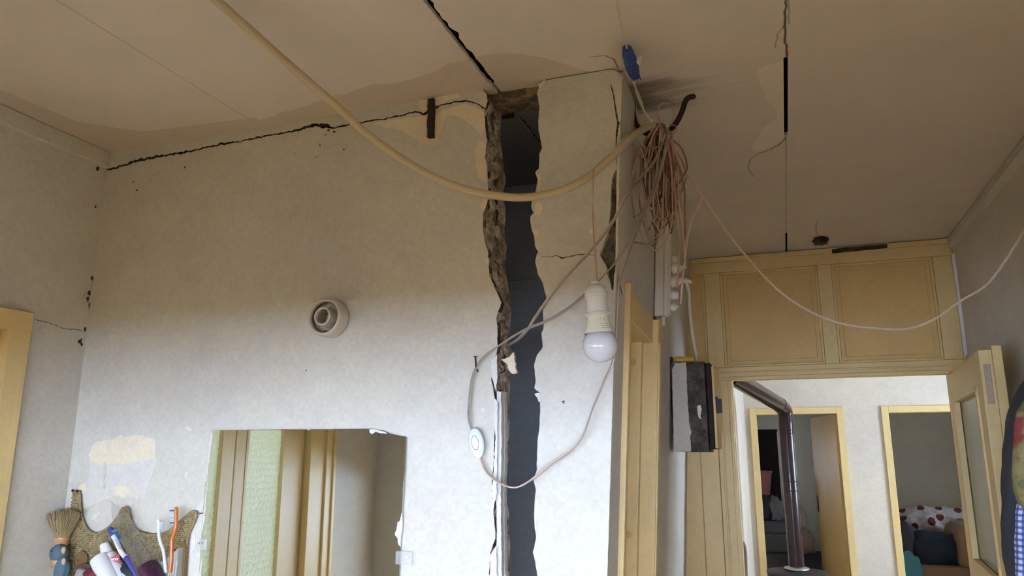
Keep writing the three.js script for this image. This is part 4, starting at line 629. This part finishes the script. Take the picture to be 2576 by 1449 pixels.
{
  const zf = -3.40, zb = -3.62, y1 = atZ(1700, 912, zf).y, y0 = atZ(1700, 1137, zf).y, xw = sideX(2.0, zf) + 0.001, x1 = atZ(1752, 1030, zf).x, x2 = atZ(1778, 1030, zf).x;
  const t = thing('meter_box', 'grey painted electric meter box with bare dark side and loose lid', 'box', [xw, y0, zf]);
  const L = (x0, xx, ya, yb, za, zz) => bevBox(x0 - xw, xx - xw, ya - y0, yb - y0, za - zf, zz - zf, 0.003);
  obj('case', L(xw, x2, y0, y1, zb, zf), M.caseBare = mat(lin(0.13, 0.115, 0.11), 0.8, { map: masonryTone, bumpMap: masonryBump, bumpScale: 0.0008 }), t, 'bare dark metal case');
  const sx = (px, py) => { const p = atZ(px, py, zf); return [p.x - xw, p.y - y0]; };
  obj('paint_coat', slab(ragged([[1690, 915], [1725, 911], [1727, 930], [1729, 980], [1731, 1030], [1734, 1068], [1740, 1088], [1736, 1100], [1739, 1136], [1696, 1137]].map((p) => sx(...p)), 0.008, 0.0016, 60), 0.0014), mat(lin(0.64, 0.57, 0.49), 0.75, { map: plasterTone }), t, 'pale grey wall paint on the box side');
  obj('paint_chip', slab(ragged([[1754, 1022], [1762, 1018], [1766, 1030], [1762, 1045], [1764, 1055], [1757, 1050], [1755, 1038]].map((p) => sx(...p)), 0.004, 0.001, 90), 0.0014), M.undercoat, t);
  obj('lid', L(x2 + 0.006, x2 + 0.026, y0 + 0.012, y1 - 0.008, zb - 0.01, zf + 0.006), M.darkWood, t, 'blackened loose lid'); obj('lid_lining', L(x2 + 0.027, x2 + 0.038, y0 + 0.015, y1 - 0.02, zb - 0.005, zf - 0.004), M.yellowPanel, t);
  obj('latch', L(x2 + 0.038, x2 + 0.062, y0 + 0.165, y0 + 0.225, zf - 0.03, zf - 0.012), mat(lin(0.018, 0.02, 0.024), 0.6), t); obj('latch', L(x2 + 0.036, x2 + 0.046, y0 + 0.18, y0 + 0.235, zf - 0.028, zf - 0.014), mat(lin(0.018, 0.02, 0.024), 0.6), t);
  obj('tape_corner', slab([[0, 0], [0.018, 0], [0.0, -0.035]], 0.0012).translate(sx(1690, 918)[0] - 0.004, y1 - y0 - 0.004, 0.0012), mat(lin(0.03, 0.08, 0.11), 0.5), t);
  // tool on the box
  const s = thing('screwdriver', 'screwdriver with yellow handle and black tip end lying on the meter box', 'screwdriver', [(xw + x1) / 2 + 0.012, y1 + 0.0145, zf - 0.03]);
  const h = obj('handle', lathe([[0.001, -0.055], [0.009, -0.053], [0.0135, -0.04], [0.0145, -0.01], [0.0135, 0.02], [0.0145, 0.032], [0.011, 0.04], [0.001, 0.042]], 24), mat(lin(0.55, 0.33, 0.03), 0.4), s, 'yellow plastic handle'); const b = obj('shaft', lathe([[0.001, -0.092], [0.012, -0.09], [0.013, -0.058], [0.001, -0.052]], 20), M.blackIron, s); for (const o of [h, b]) { o.rotation.z = -Math.PI / 2; o.rotation.y = 0.25; }
}

// ---------------------------------------------------------------- fittings on the back wall and the ceiling
{ // round porcelain lamp holder without bulb
  const c = atZ(813, 796, -1.943), r = 0.0585, d = 0.057;
  const t = thing('lamp_holder', 'empty round white porcelain lamp holder on the back wall', 'lamp', [c.x, c.y, ZB]);
  const put = (n, prof, m, label) => { const o = obj(n, lathe(prof, 64), m, t, label); o.rotation.x = Math.PI / 2; return o; };
  put('shell', [[r * 0.9, 0], [r, 0.004], [r + 0.002, 0.02], [r + 0.001, d - 0.012], [r - 0.003, d - 0.003], [r - 0.006, d], [r - 0.009, d - 0.002], [r - 0.0105, d - 0.008], [r - 0.011, 0.02], [r - 0.014, 0.014], [0.001, 0.012]], M.porcelain);
  put('gasket', [[r - 0.0105, d - 0.012], [r - 0.014, d - 0.012], [r - 0.014, d - 0.02], [r - 0.0105, d - 0.02]], mat(lin(0.12, 0.10, 0.08), 0.9));
  put('socket', [[0.031, 0.012], [0.030, 0.03], [0.0285, d + 0.004], [0.0275, d + 0.007], [0.0235, d + 0.007], [0.0225, d + 0.003], [0.0215, 0.03]], M.porcelain, 'inner porcelain socket ring');
  const th = []; for (let i = 0; i <= 24; i++) { const y = d - i * (d - 0.014) / 24; th.push([0.0195 - 0.0016 * Math.cos(i / 24 * 10 * Math.PI), y]); } put('thread', th, M.metal, 'brass screw thread'); put('contact', [[0.001, 0.016], [0.008, 0.016], [0.009, 0.013]], M.metal);
}
{
  const a = atZ(1086, 250, -1.99), b = atZ(1083, 346, -1.99), g = new THREE.BoxGeometry(0.019, a.y - b.y, 0.03, 6, 40, 6), q = g.attributes.position; for (let i = 0; i < q.count; i++) q.setXYZ(i, q.getX(i) + 0.004 * fbm(q.getY(i) * 40, 1, q.getZ(i) * 30), q.getY(i), q.getZ(i) + 0.005 * fbm(q.getX(i) * 90, q.getY(i) * 30, 4)); g.computeVertexNormals(); uvBox(g);
  tag(obj('wall_peg', g.translate((a.x + b.x) / 2, (a.y + b.y) / 2, -1.998), M.darkWood), 'charred wooden peg set upright in the back wall under the crack', 'peg');
  const c = atZ(1277, 278, -2.15); const br = thing('steel_bracket', 'rusty steel angle sticking out inside the top of the gap', 'bracket'); obj('plate', bevBox(c.x - 0.02, c.x + 0.02, c.y - 0.026, c.y + 0.026, -2.158, -2.148), M.rust, br); obj('arm', bevBox(c.x - 0.07, c.x + 0.0, c.y + 0.0, c.y + 0.02, -2.156, -2.12), M.rust, br);
}
{ // burnt fitting on the ceiling
  const c = atY(2063, 606, 2.685), g = blob(0.075, 0.05, 0.07, 21, 0.5, 4);
  const t = thing('burnt_fitting', 'black burnt lamp fitting on the ceiling by the transom', 'fitting', [c.x, 2.684, c.z]); obj('charred_body', g, M.blackIron, t); obj('rim', new THREE.TorusGeometry(0.031, 0.003, 6, 28).rotateX(Math.PI / 2).translate(0, -0.012, 0.004), mat(lin(0.05, 0.045, 0.04), 0.4), t);
  obj('wire_end', tube([V(0.03, -0.015, 0.01), V(0.04, -0.02, 0.0), V(0.036, -0.028, 0.012), V(0.02, -0.024, 0.02)], 0.0012, 20, 5), M.greyWire, t);
}

// ---------------------------------------------------------------- mirror
{
  const z = -1.992, P = (px, py) => { const p = atZ(px, py, z); return [p.x, p.y]; };
  const t = thing('mirror', 'frameless wall mirror with chipped upper corner reflecting the glazed door', 'mirror');
  const out = [[532, 1083], [700, 1081], [830, 1080], [935, 1079], [948, 1083], [966, 1084], [980, 1091], [1000, 1096], [1022, 1100], [1019, 1180], [1014, 1260], [1012, 1300], [1008, 1360], [1004, 1449]].map((p) => P(...p)); const bl = P(498, 1460);
  obj('glass', slab([[bl[0], 0.95], ...[[500, 1449], [508, 1320], [517, 1200], [526, 1130]].map((p) => P(...p)), ...out, [out[out.length - 1][0], 0.95]], 0.004).translate(0, 0, z - 0.004), M.mirror, t);
  const flake = (pts, m = M.white) => obj('silver_loss', slab(ragged(pts.map((p) => P(...p)), 0.004, 0.0022, 110), 0.0007).translate(0, 0, z), m, t);
  flake([[928, 1081], [940, 1079], [950, 1083], [968, 1085], [974, 1091], [960, 1089], [946, 1086], [935, 1092]]); flake([[1011, 1290], [1013, 1300], [1013, 1330], [1008, 1352], [1008, 1376], [1002, 1370], [999, 1352], [992, 1346], [998, 1330], [1000, 1315], [1006, 1310]]); flake([[772, 1081], [782, 1081], [778, 1084]]);
  flake([[532, 1083], [536, 1088], [529, 1140], [521, 1210], [517, 1212], [526, 1130]], M.primer); flake([[519, 1225], [523, 1210], [514, 1320], [508, 1340], [510, 1310]], M.primer); flake([[509, 1400], [511, 1385], [506, 1449], [500, 1449]], M.primer);
  for (const [x, y, w, h, l] of [[508, 1370, 24, 27, 'clear plastic clip on the left edge'], [1016, 1404, 38, 32, 'clear plastic clip on the right edge']]) { const p = atZ(x, y, z + 0.005), k = metrePer(p); const c = obj('clip', rbox(w * k * 1.2, h * k, 0.006, 0.002, 3).translate(p.x, p.y, p.z), M.clear, t, l); obj('screw', new THREE.CylinderGeometry(0.0035, 0.0035, 0.003, 14).rotateX(Math.PI / 2).translate(p.x + (x > 800 ? 0.012 : -0.009), p.y + 0.004, p.z + 0.0035), M.metal, c); }
}

// ---------------------------------------------------------------- crocheted organiser and what it holds
const between = (o, A, B) => { o.position.copy(A); o.quaternion.setFromUnitVectors(V(0, 1, 0), B.clone().sub(A).normalize()); return o; };
const turned = (n, prof, A, B, m, parent, label, seg = 28) => { const L = A.distanceTo(B), k = metrePer(A); return between(obj(n, lathe(prof.map(([r, t]) => [Math.max(0.0004, r * k), t * L]), seg), m, parent, label), A, B); };
{
  const z = -1.99, P = (px, py, zz = z) => { const p = atZ(px, py, zz); return [p.x, p.y]; };
  const jute = mat(lin(0.42, 0.33, 0.17), 0.95, { map: plasterTone }), brown = mat(lin(0.22, 0.12, 0.05), 0.95), darkj = mat(lin(0.10, 0.06, 0.04), 0.95);
  const t = thing('crochet_organiser', 'tan crocheted wall organiser with scalloped top pinned beside the mirror', 'organiser');
  const out = [[186, 1238], [200, 1237], [203, 1265], [205, 1290], [212, 1315], [224, 1335], [240, 1342], [255, 1338], [270, 1329], [286, 1314], [300, 1296], [309, 1279], [322, 1278], [327, 1295], [333, 1320], [346, 1335], [366, 1343], [390, 1345], [412, 1341], [430, 1333], [450, 1315], [472, 1296], [484, 1287], [494, 1288], [495, 1297], [484, 1325], [474, 1350], [470, 1390], [467, 1449]].map((p) => P(...p));
  const lft = [[150, 1449], [160, 1400], [168, 1340], [178, 1300], [183, 1268]].map((p) => P(...p));
  const shape = [[lft[0][0] - 0.02, 1.05], ...lft, ...out, [out[out.length - 1][0], 1.05]];
  obj('backing', slab(shape, 0.006).translate(0, 0, z - 0.004), mat(lin(0.20, 0.145, 0.075), 0.95), t);
  // stitches: open loops of jute yarn in rows
  const inside = (x, y) => { let c = false; for (let i = 0, j = shape.length - 1; i < shape.length; j = i++) { const [a, b] = shape[i], [d, e] = shape[j]; if ((b > y) !== (e > y) && x < (d - a) * (y - b) / (e - b) + a) c = !c; } return c; };
  const spots = []; for (let y = 1.10; y < 1.49; y += 0.0062) for (let x = -2.36 + (Math.round(y / 0.0062) % 2) * 0.005; x < -1.7; x += 0.0105) if (inside(x, y)) spots.push([x, y]);
  const st = new THREE.InstancedMesh(new THREE.TorusGeometry(0.0042, 0.0017, 5, 9), jute, spots.length); const m4 = new THREE.Matrix4(), q4 = new THREE.Quaternion(), col = new THREE.Color();
  spots.forEach(([x, y], i) => { q4.setFromEuler(new THREE.Euler(rr(-0.5, 0.5), rr(-0.4, 0.4), rr(-0.6, 0.6))); m4.compose(V(x + rr(-0.001, 0.001), y, z + 0.0035), q4, V(1.15, 0.75, 1)); st.setMatrixAt(i, m4); const k = 0.75 + 0.55 * rnd(); st.setColorAt(i, col.setRGB(k, k, k)); });
  st.name = 'stitches'; st.userData.kind = 'stuff'; st.castShadow = st.receiveShadow = true; t.add(st);
  // yarn edging
  const edgePts = out.concat([]).map(([x, y]) => V(x, y, z + 0.002)); obj('edging', tube(edgePts, 0.0036, 220, 6), mat(lin(0.30, 0.23, 0.12), 0.95), t);
  obj('brown_border', slab([[448, 1390], [468, 1358], [471, 1380], [467, 1449], [447, 1449]].map((p) => P(...p, z + 0.004)), 0.012).translate(0, 0, z), brown, t, 'dark brown knitted side strip');
  { const c = atZ(205, 1408, z + 0.012), k = metrePer(c); const l = []; for (let i = 0; i < 9; i++) l.push(new THREE.TorusGeometry((4 + i * 1.9) * k, 1.7 * k, 6, 26).translate(0, 0, (9 - i) * 0.0012)); obj('brown_rosette', join(l).translate(c.x, c.y, c.z), brown, t, 'brown crocheted rosette'); }
  const pk = [[400, 1408], [406, 1416], [420, 1408], [434, 1398], [449, 1381], [448, 1449], [406, 1449]].map((p) => P(...p, z + 0.03)); const po = obj('pocket', slab([...pk.slice(0, 5), [pk[5][0], 1.08], [pk[6][0], 1.08]], 0.02, [], 0.003).translate(0, 0, z + 0.012), mat(lin(0.40, 0.38, 0.32), 0.95), t, 'grey striped knitted pocket');
  for (let i = 0; i < 7; i++) { const x = pk[6][0] + (pk[5][0] - pk[6][0]) * (i + 0.5) / 7; obj('knit_rib', tube([V(x, 1.09, z + 0.036), V(x, 1.2, z + 0.0375), V(x + 0.001, pk[1][1] - 0.008 + 0.02 * (i / 7), z + 0.036)], 0.0026, 20, 5), mat(lin(0.55, 0.55, 0.47), 0.95), po); }
  const low = [[190, 1449], [196, 1425], [215, 1418], [240, 1424], [262, 1446], [300, 1440], [335, 1437], [352, 1449]].map((p) => P(...p, z + 0.03)); obj('lower_pocket', slab([...low, [low[7][0], 1.06], [low[0][0], 1.06]], 0.012, [], 0.003).translate(0, 0, z + 0.02), darkj, t, 'dark brown lower pocket');
  for (const [x, y, l] of [[185, 1234, 'rusty nail head at the left strap of the organiser'], [197, 1236, 'second nail head at the left strap of the organiser'], [502, 1292, 'thin nail at the right strap of the organiser']]) { const p = atZ(x, y, ZB + 0.014); const n = thing('nail', l, 'nail', [p.x, p.y, p.z]); obj('shank', new THREE.CylinderGeometry(0.0013, 0.0013, 0.024, 8).rotateX(Math.PI / 2).translate(0, 0, -0.008), M.blackIron, n); obj('head', new THREE.SphereGeometry(x > 300 ? 0.0025 : 0.0048, 12, 8).scale(1, 1, 0.5).translate(0, 0, 0.004), x > 300 ? M.metal : M.darkWood, n); }
  // shaving brush
  const zb = -1.955, A = (px, py, zz = zb) => atZ(px, py, zz);
  const br = thing('shaving_brush', 'bristle shaving brush with wooden ferrule, fanned upright at the left', 'brush');
  turned('ferrule', [[0.1, 0], [12, 0], [14, 0.12], [17.5, 0.8], [18.5, 1], [16, 1.02], [0.1, 1.02]], A(152, 1381), A(157, 1350), mat(lin(0.50, 0.27, 0.12), 0.3), br, 'light varnished wood ferrule');
  { const a = A(157, 1351), k = metrePer(a), l = [], core = lathe([[0.001, 0], [15 * k, 0], [21 * k, 18 * k], [29 * k, 40 * k], [20 * k, 48 * k], [0.001, 48 * k]], 30); l.push(core); for (let i = 0; i < 700; i++) { const an = rr(0, 6.28), s = Math.sqrt(rnd()), len = rr(56, 70) * k - 8 * k * s * s, b0 = V(Math.cos(an) * 15 * s * k, 0, Math.sin(an) * 15 * s * k), b1 = V(Math.cos(an) * 45 * s * k + rr(-3, 3) * k, len * 0.97, Math.sin(an) * 36 * s * k), mid = b0.clone().lerp(b1, 0.5).add(V(Math.cos(an) * 2 * s * k, 0, Math.sin(an) * 2 * s * k)); l.push(tube([b0, mid, b1], 0.0009, 4, 4)); } const o = obj('bristles', join(l), mat(lin(0.36, 0.27, 0.13), 0.7), br, 'straw coloured bristles'); o.position.copy(a); o.rotation.z = 0.07; }
  turned('handle', [[0.1, 0], [13, 0], [16, 0.3], [10, 0.75], [12, 1], [0.1, 1]], A(140, 1425), A(152, 1382), mat(lin(0.5, 0.3, 0.14), 0.3), br);
  // blue knitted toy
  const toy = thing('knitted_toy', 'blue grey knitted animal shape below the shaving brush', 'toy'); const bm = mat(lin(0.10, 0.155, 0.195), 0.95, { bumpMap: masonryBump, bumpScale: 0.003 }); const tp = (px, py) => A(px, py, -1.94);
  { const c = tp(149, 1392), k = metrePer(c); obj('head', blob(46 * k, 44 * k, 40 * k, 31, 0.25).translate(c.x, c.y, c.z), bm, toy); const d = tp(157, 1428); obj('body', blob(34 * k, 70 * k, 34 * k, 32, 0.25).translate(d.x, d.y - 0.01, d.z), bm, toy); const e = tp(146, 1384); obj('eye', new THREE.SphereGeometry(2.2 * k, 12, 8).translate(e.x, e.y, e.z + 0.024), M.blackIron, toy); for (const [px, py] of [[168, 1383], [168, 1411]]) { const f = tp(px, py); obj('cream_button', new THREE.SphereGeometry(6.5 * k, 16, 12).scale(1, 1.3, 0.6).translate(f.x, f.y, f.z + 0.012), mat(lin(0.55, 0.42, 0.24), 0.7), toy); } }
  // toothpaste tubes
  const wp = mat(lin(0.80, 0.78, 0.76), 0.35);
  const tb = thing('toothpaste_tube', 'white toothpaste tube with a red triangular new mark', 'tube');
  turned('cap', [[0.1, 0], [15, 0], [10.5, 0.96], [9.5, 1], [0.1, 1]], A(270, 1394, -1.945), A(262, 1368, -1.945), wp, tb); turned('shoulder', [[0.1, 0], [20, 0], [19.5, 0.6], [15, 1], [0.1, 1]], A(273, 1402, -1.945), A(270, 1394, -1.945), wp, tb);
  { const o = turned('tube_body', [[25, -1.1], [23, -0.4], [21, 0.2], [20, 1]], A(300, 1449, -1.945), A(273, 1402, -1.945), wp, tb);
    const c = document.createElement('canvas'); c.width = c.height = 128; const g = c.getContext('2d'); g.fillStyle = 'rgb(178,22,44)'; g.fillRect(0, 0, 128, 128); g.fillStyle = '#fff'; g.font = 'bold 44px sans-serif'; g.textAlign = 'center'; g.fillText('new', 62, 78); const tx = new THREE.CanvasTexture(c); tx.colorSpace = THREE.SRGBColorSpace;
    const tr = new THREE.Shape([new THREE.Vector2(-0.017, 0.001), new THREE.Vector2(0.012, 0.017), new THREE.Vector2(0.019, -0.014)]), sg = new THREE.ExtrudeGeometry(tr, { depth: 0.0008, bevelEnabled: false }); faceUV(sg, (x, y) => [(x + 0.019) / 0.038, (y + 0.019) / 0.038]); const L = obj('label', sg, mat(0xffffff, 0.4, { map: tx }), tb, 'red triangular print reading new'); const p = A(287, 1404, -1.945); const n = EYE.clone().sub(p).setY(0).normalize(); L.position.copy(p).addScaledVector(n, 21.2 * metrePer(p)); L.rotation.y = Math.atan2(n.x, n.z); }
  const t2 = thing('cream_tube', 'white tube with wide hollow cap in front of the toothpaste', 'tube');
  turned('tube_cap', [[23, 0], [24.5, 0.5], [23.5, 1], [21.5, 1], [21, 0.8], [20, 0.1]], A(268, 1437, -1.925), A(250, 1404, -1.925), wp, t2, 'wide open white cap'); turned('tube_body', [[24, -1.2], [23.5, -0.5], [23, 0]], A(268, 1437, -1.925), A(250, 1404, -1.925), wp, t2);
  { const c = A(249, 1402, -1.925), d = A(250, 1404, -1.925).sub(A(268, 1437, -1.925)).normalize(); }
  // clear plastic case
  const cl = phys({ color: lin(0.93, 0.93, 0.94), roughness: 0.04, transmission: 0.97, thickness: 0 });
  const cs = thing('clear_case', 'pointed clear plastic tube with purple base leaning in the organiser', 'case'); const ca = A(372, 1432, -1.93), cb = A(281, 1262, -1.955);
  turned('clear_shell', [[25, -0.1], [25, 0.1], [24.5, 0.3], [23, 0.5], [20.5, 0.66], [16, 0.8], [10, 0.9], [4, 0.95], [2, 1], [0.2, 1.0]], ca, cb, cl, cs); turned('inner_rim', [[23.4, 0.55], [22.4, 0.6], [20.6, 0.6]], ca, cb, cl, cs); turned('inner_rim', [[25.4, 0.3], [24, 0.32]], ca, cb, cl, cs);
  turned('purple_base', [[0.1, -0.35], [25, -0.35], [26.5, -0.02], [25.6, 0.03], [25.2, 0.03]], ca, cb, mat(lin(0.09, 0.02, 0.08), 0.4, { map: masonryTone }), cs, 'glittering purple base');
  // toothbrushes
  const brush = (name, label, path, zz, r, m, head, bm2, flip) => {
    const t3 = thing(name, label, 'toothbrush', [0, 0, 0], 'toothbrushes in the organiser'); const pts = path.map(([x, y]) => A(x, y, zz)), g = tube(pts, r, 60, 12); obj('handle', g, m, t3);
    const a = A(...head[0], zz), b = A(...head[1], zz), k = metrePer(a), d = b.clone().sub(a), L = d.length(), u = d.normalize(), s = A(head[0][0] + 10 * flip, head[0][1], zz).sub(a).normalize(), rows = 9, l = [], l2 = [];
    obj('head', capTube([a.clone().addScaledVector(u, -0.004), b.clone().addScaledVector(u, 0.003)], r * 1.05, 20, 10), m, t3);
    for (let i = 0; i < rows; i++) for (let j = -1; j <= 1; j++) { const c = a.clone().addScaledVector(u, L * (i + 0.5) / rows).addScaledVector(V(0, 0, 1), j * r * 0.55); const e = c.clone().addScaledVector(s, head[2] * k); (i === 0 || i === rows - 1 ? l2 : l).push(tube([c, c.clone().lerp(e, 0.5), e], L / rows * 0.40, 4, 6), new THREE.SphereGeometry(L / rows * 0.40, 6, 4).translate(e.x, e.y, e.z)); }
    obj('bristles', join(l), bm2[0], t3); obj('bristles', join(l2), bm2[1], t3); return t3;
  };
  const wb = mat(lin(0.72, 0.78, 0.84), 0.6);
  brush('toothbrush', 'plain white toothbrush in the grey striped pocket', [[418, 1440], [415, 1415], [411, 1385], [404, 1365], [400, 1345], [399, 1318]], -1.948, 0.0052, mat(lin(0.80, 0.80, 0.84), 0.25), [[399, 1333], [399, 1312], 16], [wb, wb], 1);
  brush('toothbrush', 'orange toothbrush with blue edged bristles in the grey striped pocket', [[428, 1440], [431, 1410], [432, 1370], [433, 1355], [440, 1335], [443, 1310], [443, 1285]], -1.952, 0.0058, mat(lin(0.62, 0.16, 0.02), 0.25), [[443, 1317], [443, 1282], 17], [wb, mat(lin(0.03, 0.10, 0.42), 0.5)], -1);
  const b3 = brush('toothbrush', 'blue and purple toothbrush with white ribbed grip beside the clear case', [[350, 1460], [338, 1435], [322, 1410], [308, 1390], [294, 1365], [284, 1345], [278, 1334]], -1.93, 0.0085, mat(lin(0.07, 0.07, 0.30), 0.25), [[292, 1360], [279, 1334], 17], [mat(lin(0.02, 0.16, 0.42), 0.5), mat(lin(0.10, 0.40, 0.38), 0.5)], 1);
  obj('white_grip', tube([[316, 1402], [306, 1390], [298, 1374], [291, 1358], [285, 1348]].map(([x, y]) => A(x, y, -1.924)), 0.0075, 40, 12), M.plastic, b3, 'white inlay with dark ribs'); for (let i = 0; i < 6; i++) { const p = A(291 + i * 2.6, 1359 + i * 4.3, -1.9165); obj('grip_rib', rbox(0.009, 0.0016, 0.0015, 0.0005).rotateZ(0.5).translate(p.x, p.y, p.z + 0.0006), mat(lin(0.05, 0.05, 0.08), 0.5), b3); }
  const gb = thing('green_stick', 'thin green plastic stick behind the blue toothbrush', 'stick'); obj('shaft', capTube([A(312, 1380, -1.945), A(328, 1408, -1.945), A(345, 1440, -1.945)], 0.004, 20, 8), mat(lin(0.18, 0.30, 0.05), 0.4), gb);
  for (const [px, py, l, c, w, h] of [[232, 1440, 'dark red cloth end in the lower pocket of the organiser', [0.14, 0.01, 0.03], 0.07, 0.05], [310, 1442, 'black sachet in the lower pocket of the organiser', [0.015, 0.017, 0.025], 0.075, 0.08], [205, 1437, 'grey paper slip in the lower pocket of the organiser', [0.33, 0.31, 0.29], 0.04, 0.04]]) { const p = A(px, py, -1.948); tag(obj('pocket_item', blob(w, h, 0.03, px, 0.4, 4).translate(p.x, p.y - 0.01, p.z), mat(lin(...c), 0.6)), l, 'cloth'); }
}

// ---------------------------------------------------------------- clothes hanging at the right edge
function garment(rows, folds, s, amp) { // rows: [y, left x, right x, depth centre z, half depth]
  const nr = 70, nc = 72, pos = [], uv = [], idx = [];
  for (let i = 0; i <= nr; i++) { const t = i / nr * (rows.length - 1), a = Math.min(rows.length - 2, Math.floor(t)), f = t - a, R = rows[a].map((q, j) => q + (rows[a + 1][j] - q) * f);
    for (let j = 0; j <= nc; j++) { const an = j / nc * 2 * Math.PI, w = 1 + amp * Math.sin(an * folds + s + 1.5 * fbm(R[0] * 2, s, 1)) * Math.min(1, i / 10) + 0.12 * fbm(Math.cos(an) * 1.5 + s, R[0] * 5, Math.sin(an) * 1.5); pos.push((R[1] + R[2]) / 2 + (R[2] - R[1]) / 2 * Math.cos(an) * w, R[0], R[3] + R[4] * Math.sin(an) * w); uv.push(j / nc * 4 * Math.max(0.1, R[4]) + 0, R[0]); if (i < nr && j < nc) { const p = i * (nc + 1) + j, q = p + nc + 1; idx.push(p, q, p + 1, q, q + 1, p + 1); } } }
  const g = new THREE.BufferGeometry(); g.setAttribute('position', new THREE.Float32BufferAttribute(pos, 3)); g.setAttribute('uv', new THREE.Float32BufferAttribute(uv, 2)); g.setIndex(idx); g.computeVertexNormals(); return g;
}
{
  const z = -2.72, X = (px, py, zz = z) => atZ(px, py, zz);
  const row = (px, py, dz, hd, w, zz = z) => { const p = X(px, py, zz); return [p.y, p.x, Math.min(p.x + w, XR - 0.01), zz + dz, hd]; };
  const hk = thing('coat_rack', 'iron coat hooks on the right wall holding the clothes', 'coat rack', [XR, 1.9, z]); for (const dz of [0, 0.21, 0.36]) obj('hook_arm', capTube([V(-0.004, -0.01, dz), V(-0.06, -0.015, dz), V(-0.085, -0.005, dz), V(-0.09, 0.02, dz)], 0.005, 20, 8), M.blackIron, hk); obj('plate', rbox(0.006, 0.05, 0.44, 0.002).translate(-0.003, -0.01, 0.18), M.blackIron, hk);
  const j = thing('jacket', 'dark slate blue jacket hanging at the right edge over the other clothes', 'jacket');
  obj('cloth', garment([[1.9, 0.80, 0.84, z, 0.02], row(2590, 930, 0, 0.04, 0.2), row(2563, 965, 0, 0.06, 0.25), row(2543, 1005, 0, 0.09, 0.25), row(2528, 1060, 0, 0.11, 0.25), row(2521, 1130, 0, 0.12, 0.3), row(2519, 1220, 0, 0.12, 0.3), row(2517, 1320, 0, 0.12, 0.3), row(2524, 1400, 0, 0.12, 0.3), row(2540, 1500, 0, 0.12, 0.3), [0.9, 0.66, 0.87, z, 0.1]], 5, 1, 0.06), mat(lin(0.045, 0.048, 0.058), 0.95), j);
  const fl = tex(256, (u, v) => { const n = tileF(u, v, 9, 19, 5), r = tileF(u, v, 6, 29, 4); let c = mixc([0.56, 0.54, 0.34], [0.74, 0.7, 0.5], n); const f = Math.max(0, Math.min(1, (r - 0.55) * 9)); c = mixc(c, mixc([0.5, 0.13, 0.17], [0.78, 0.42, 0.4], n), f); if (r < 0.38) c = mixc(c, [0.4, 0.43, 0.3], 0.5); return c; }, true, 0.28);
  const fz = z + 0.36, f = thing('floral_cloth', 'green scarf with red flowers hanging in front of the jacket', 'cloth');
  obj('cloth', garment([[1.88, 0.80, 0.84, fz, 0.015], row(2586, 1005, 0, 0.04, 0.2, fz), row(2567, 1035, 0, 0.05, 0.2, fz), row(2557, 1080, 0, 0.055, 0.2, fz), row(2553, 1130, 0, 0.055, 0.2, fz), row(2551, 1180, 0, 0.055, 0.2, fz), row(2552, 1225, 0, 0.055, 0.2, fz), row(2562, 1258, 0, 0.05, 0.2, fz), row(2576, 1278, 0, 0.04, 0.15, fz), row(2590, 1290, 0, 0.01, 0.1, fz)], 4, 2, 0.07), mat(lin(0.5, 0.47, 0.42), 0.9, { map: fl }), f);
  const ck = tex(256, (u, v) => { const a = (u * 8) % 1, b = (v * 8) % 1; let c = [0.82, 0.84, 0.9]; if (a < 0.42) c = mixc(c, [0.13, 0.2, 0.52], 0.6); if (b < 0.42) c = mixc(c, [0.13, 0.2, 0.52], 0.6); return c; }, true, 0.13);
  const sz = z + 0.21, sh = thing('checked_shirt', 'blue and white checked shirt hanging below the floral scarf', 'shirt');
  obj('cloth', garment([[1.88, 0.80, 0.84, sz, 0.015], row(2585, 1120, 0, 0.05, 0.2, sz), row(2572, 1200, 0, 0.07, 0.2, sz), row(2563, 1290, 0, 0.07, 0.22, sz), row(2560, 1360, 0, 0.07, 0.22, sz), row(2562, 1449, 0, 0.07, 0.22, sz), [1.0, 0.62, 0.84, sz, 0.07]], 5, 4, 0.06), mat(0xffffff, 0.9, { map: ck }), sh);
}
scene.traverse((o) => { if (o.isMesh) o.castShadow = o.receiveShadow = true; });
renderer.render(scene, camera);
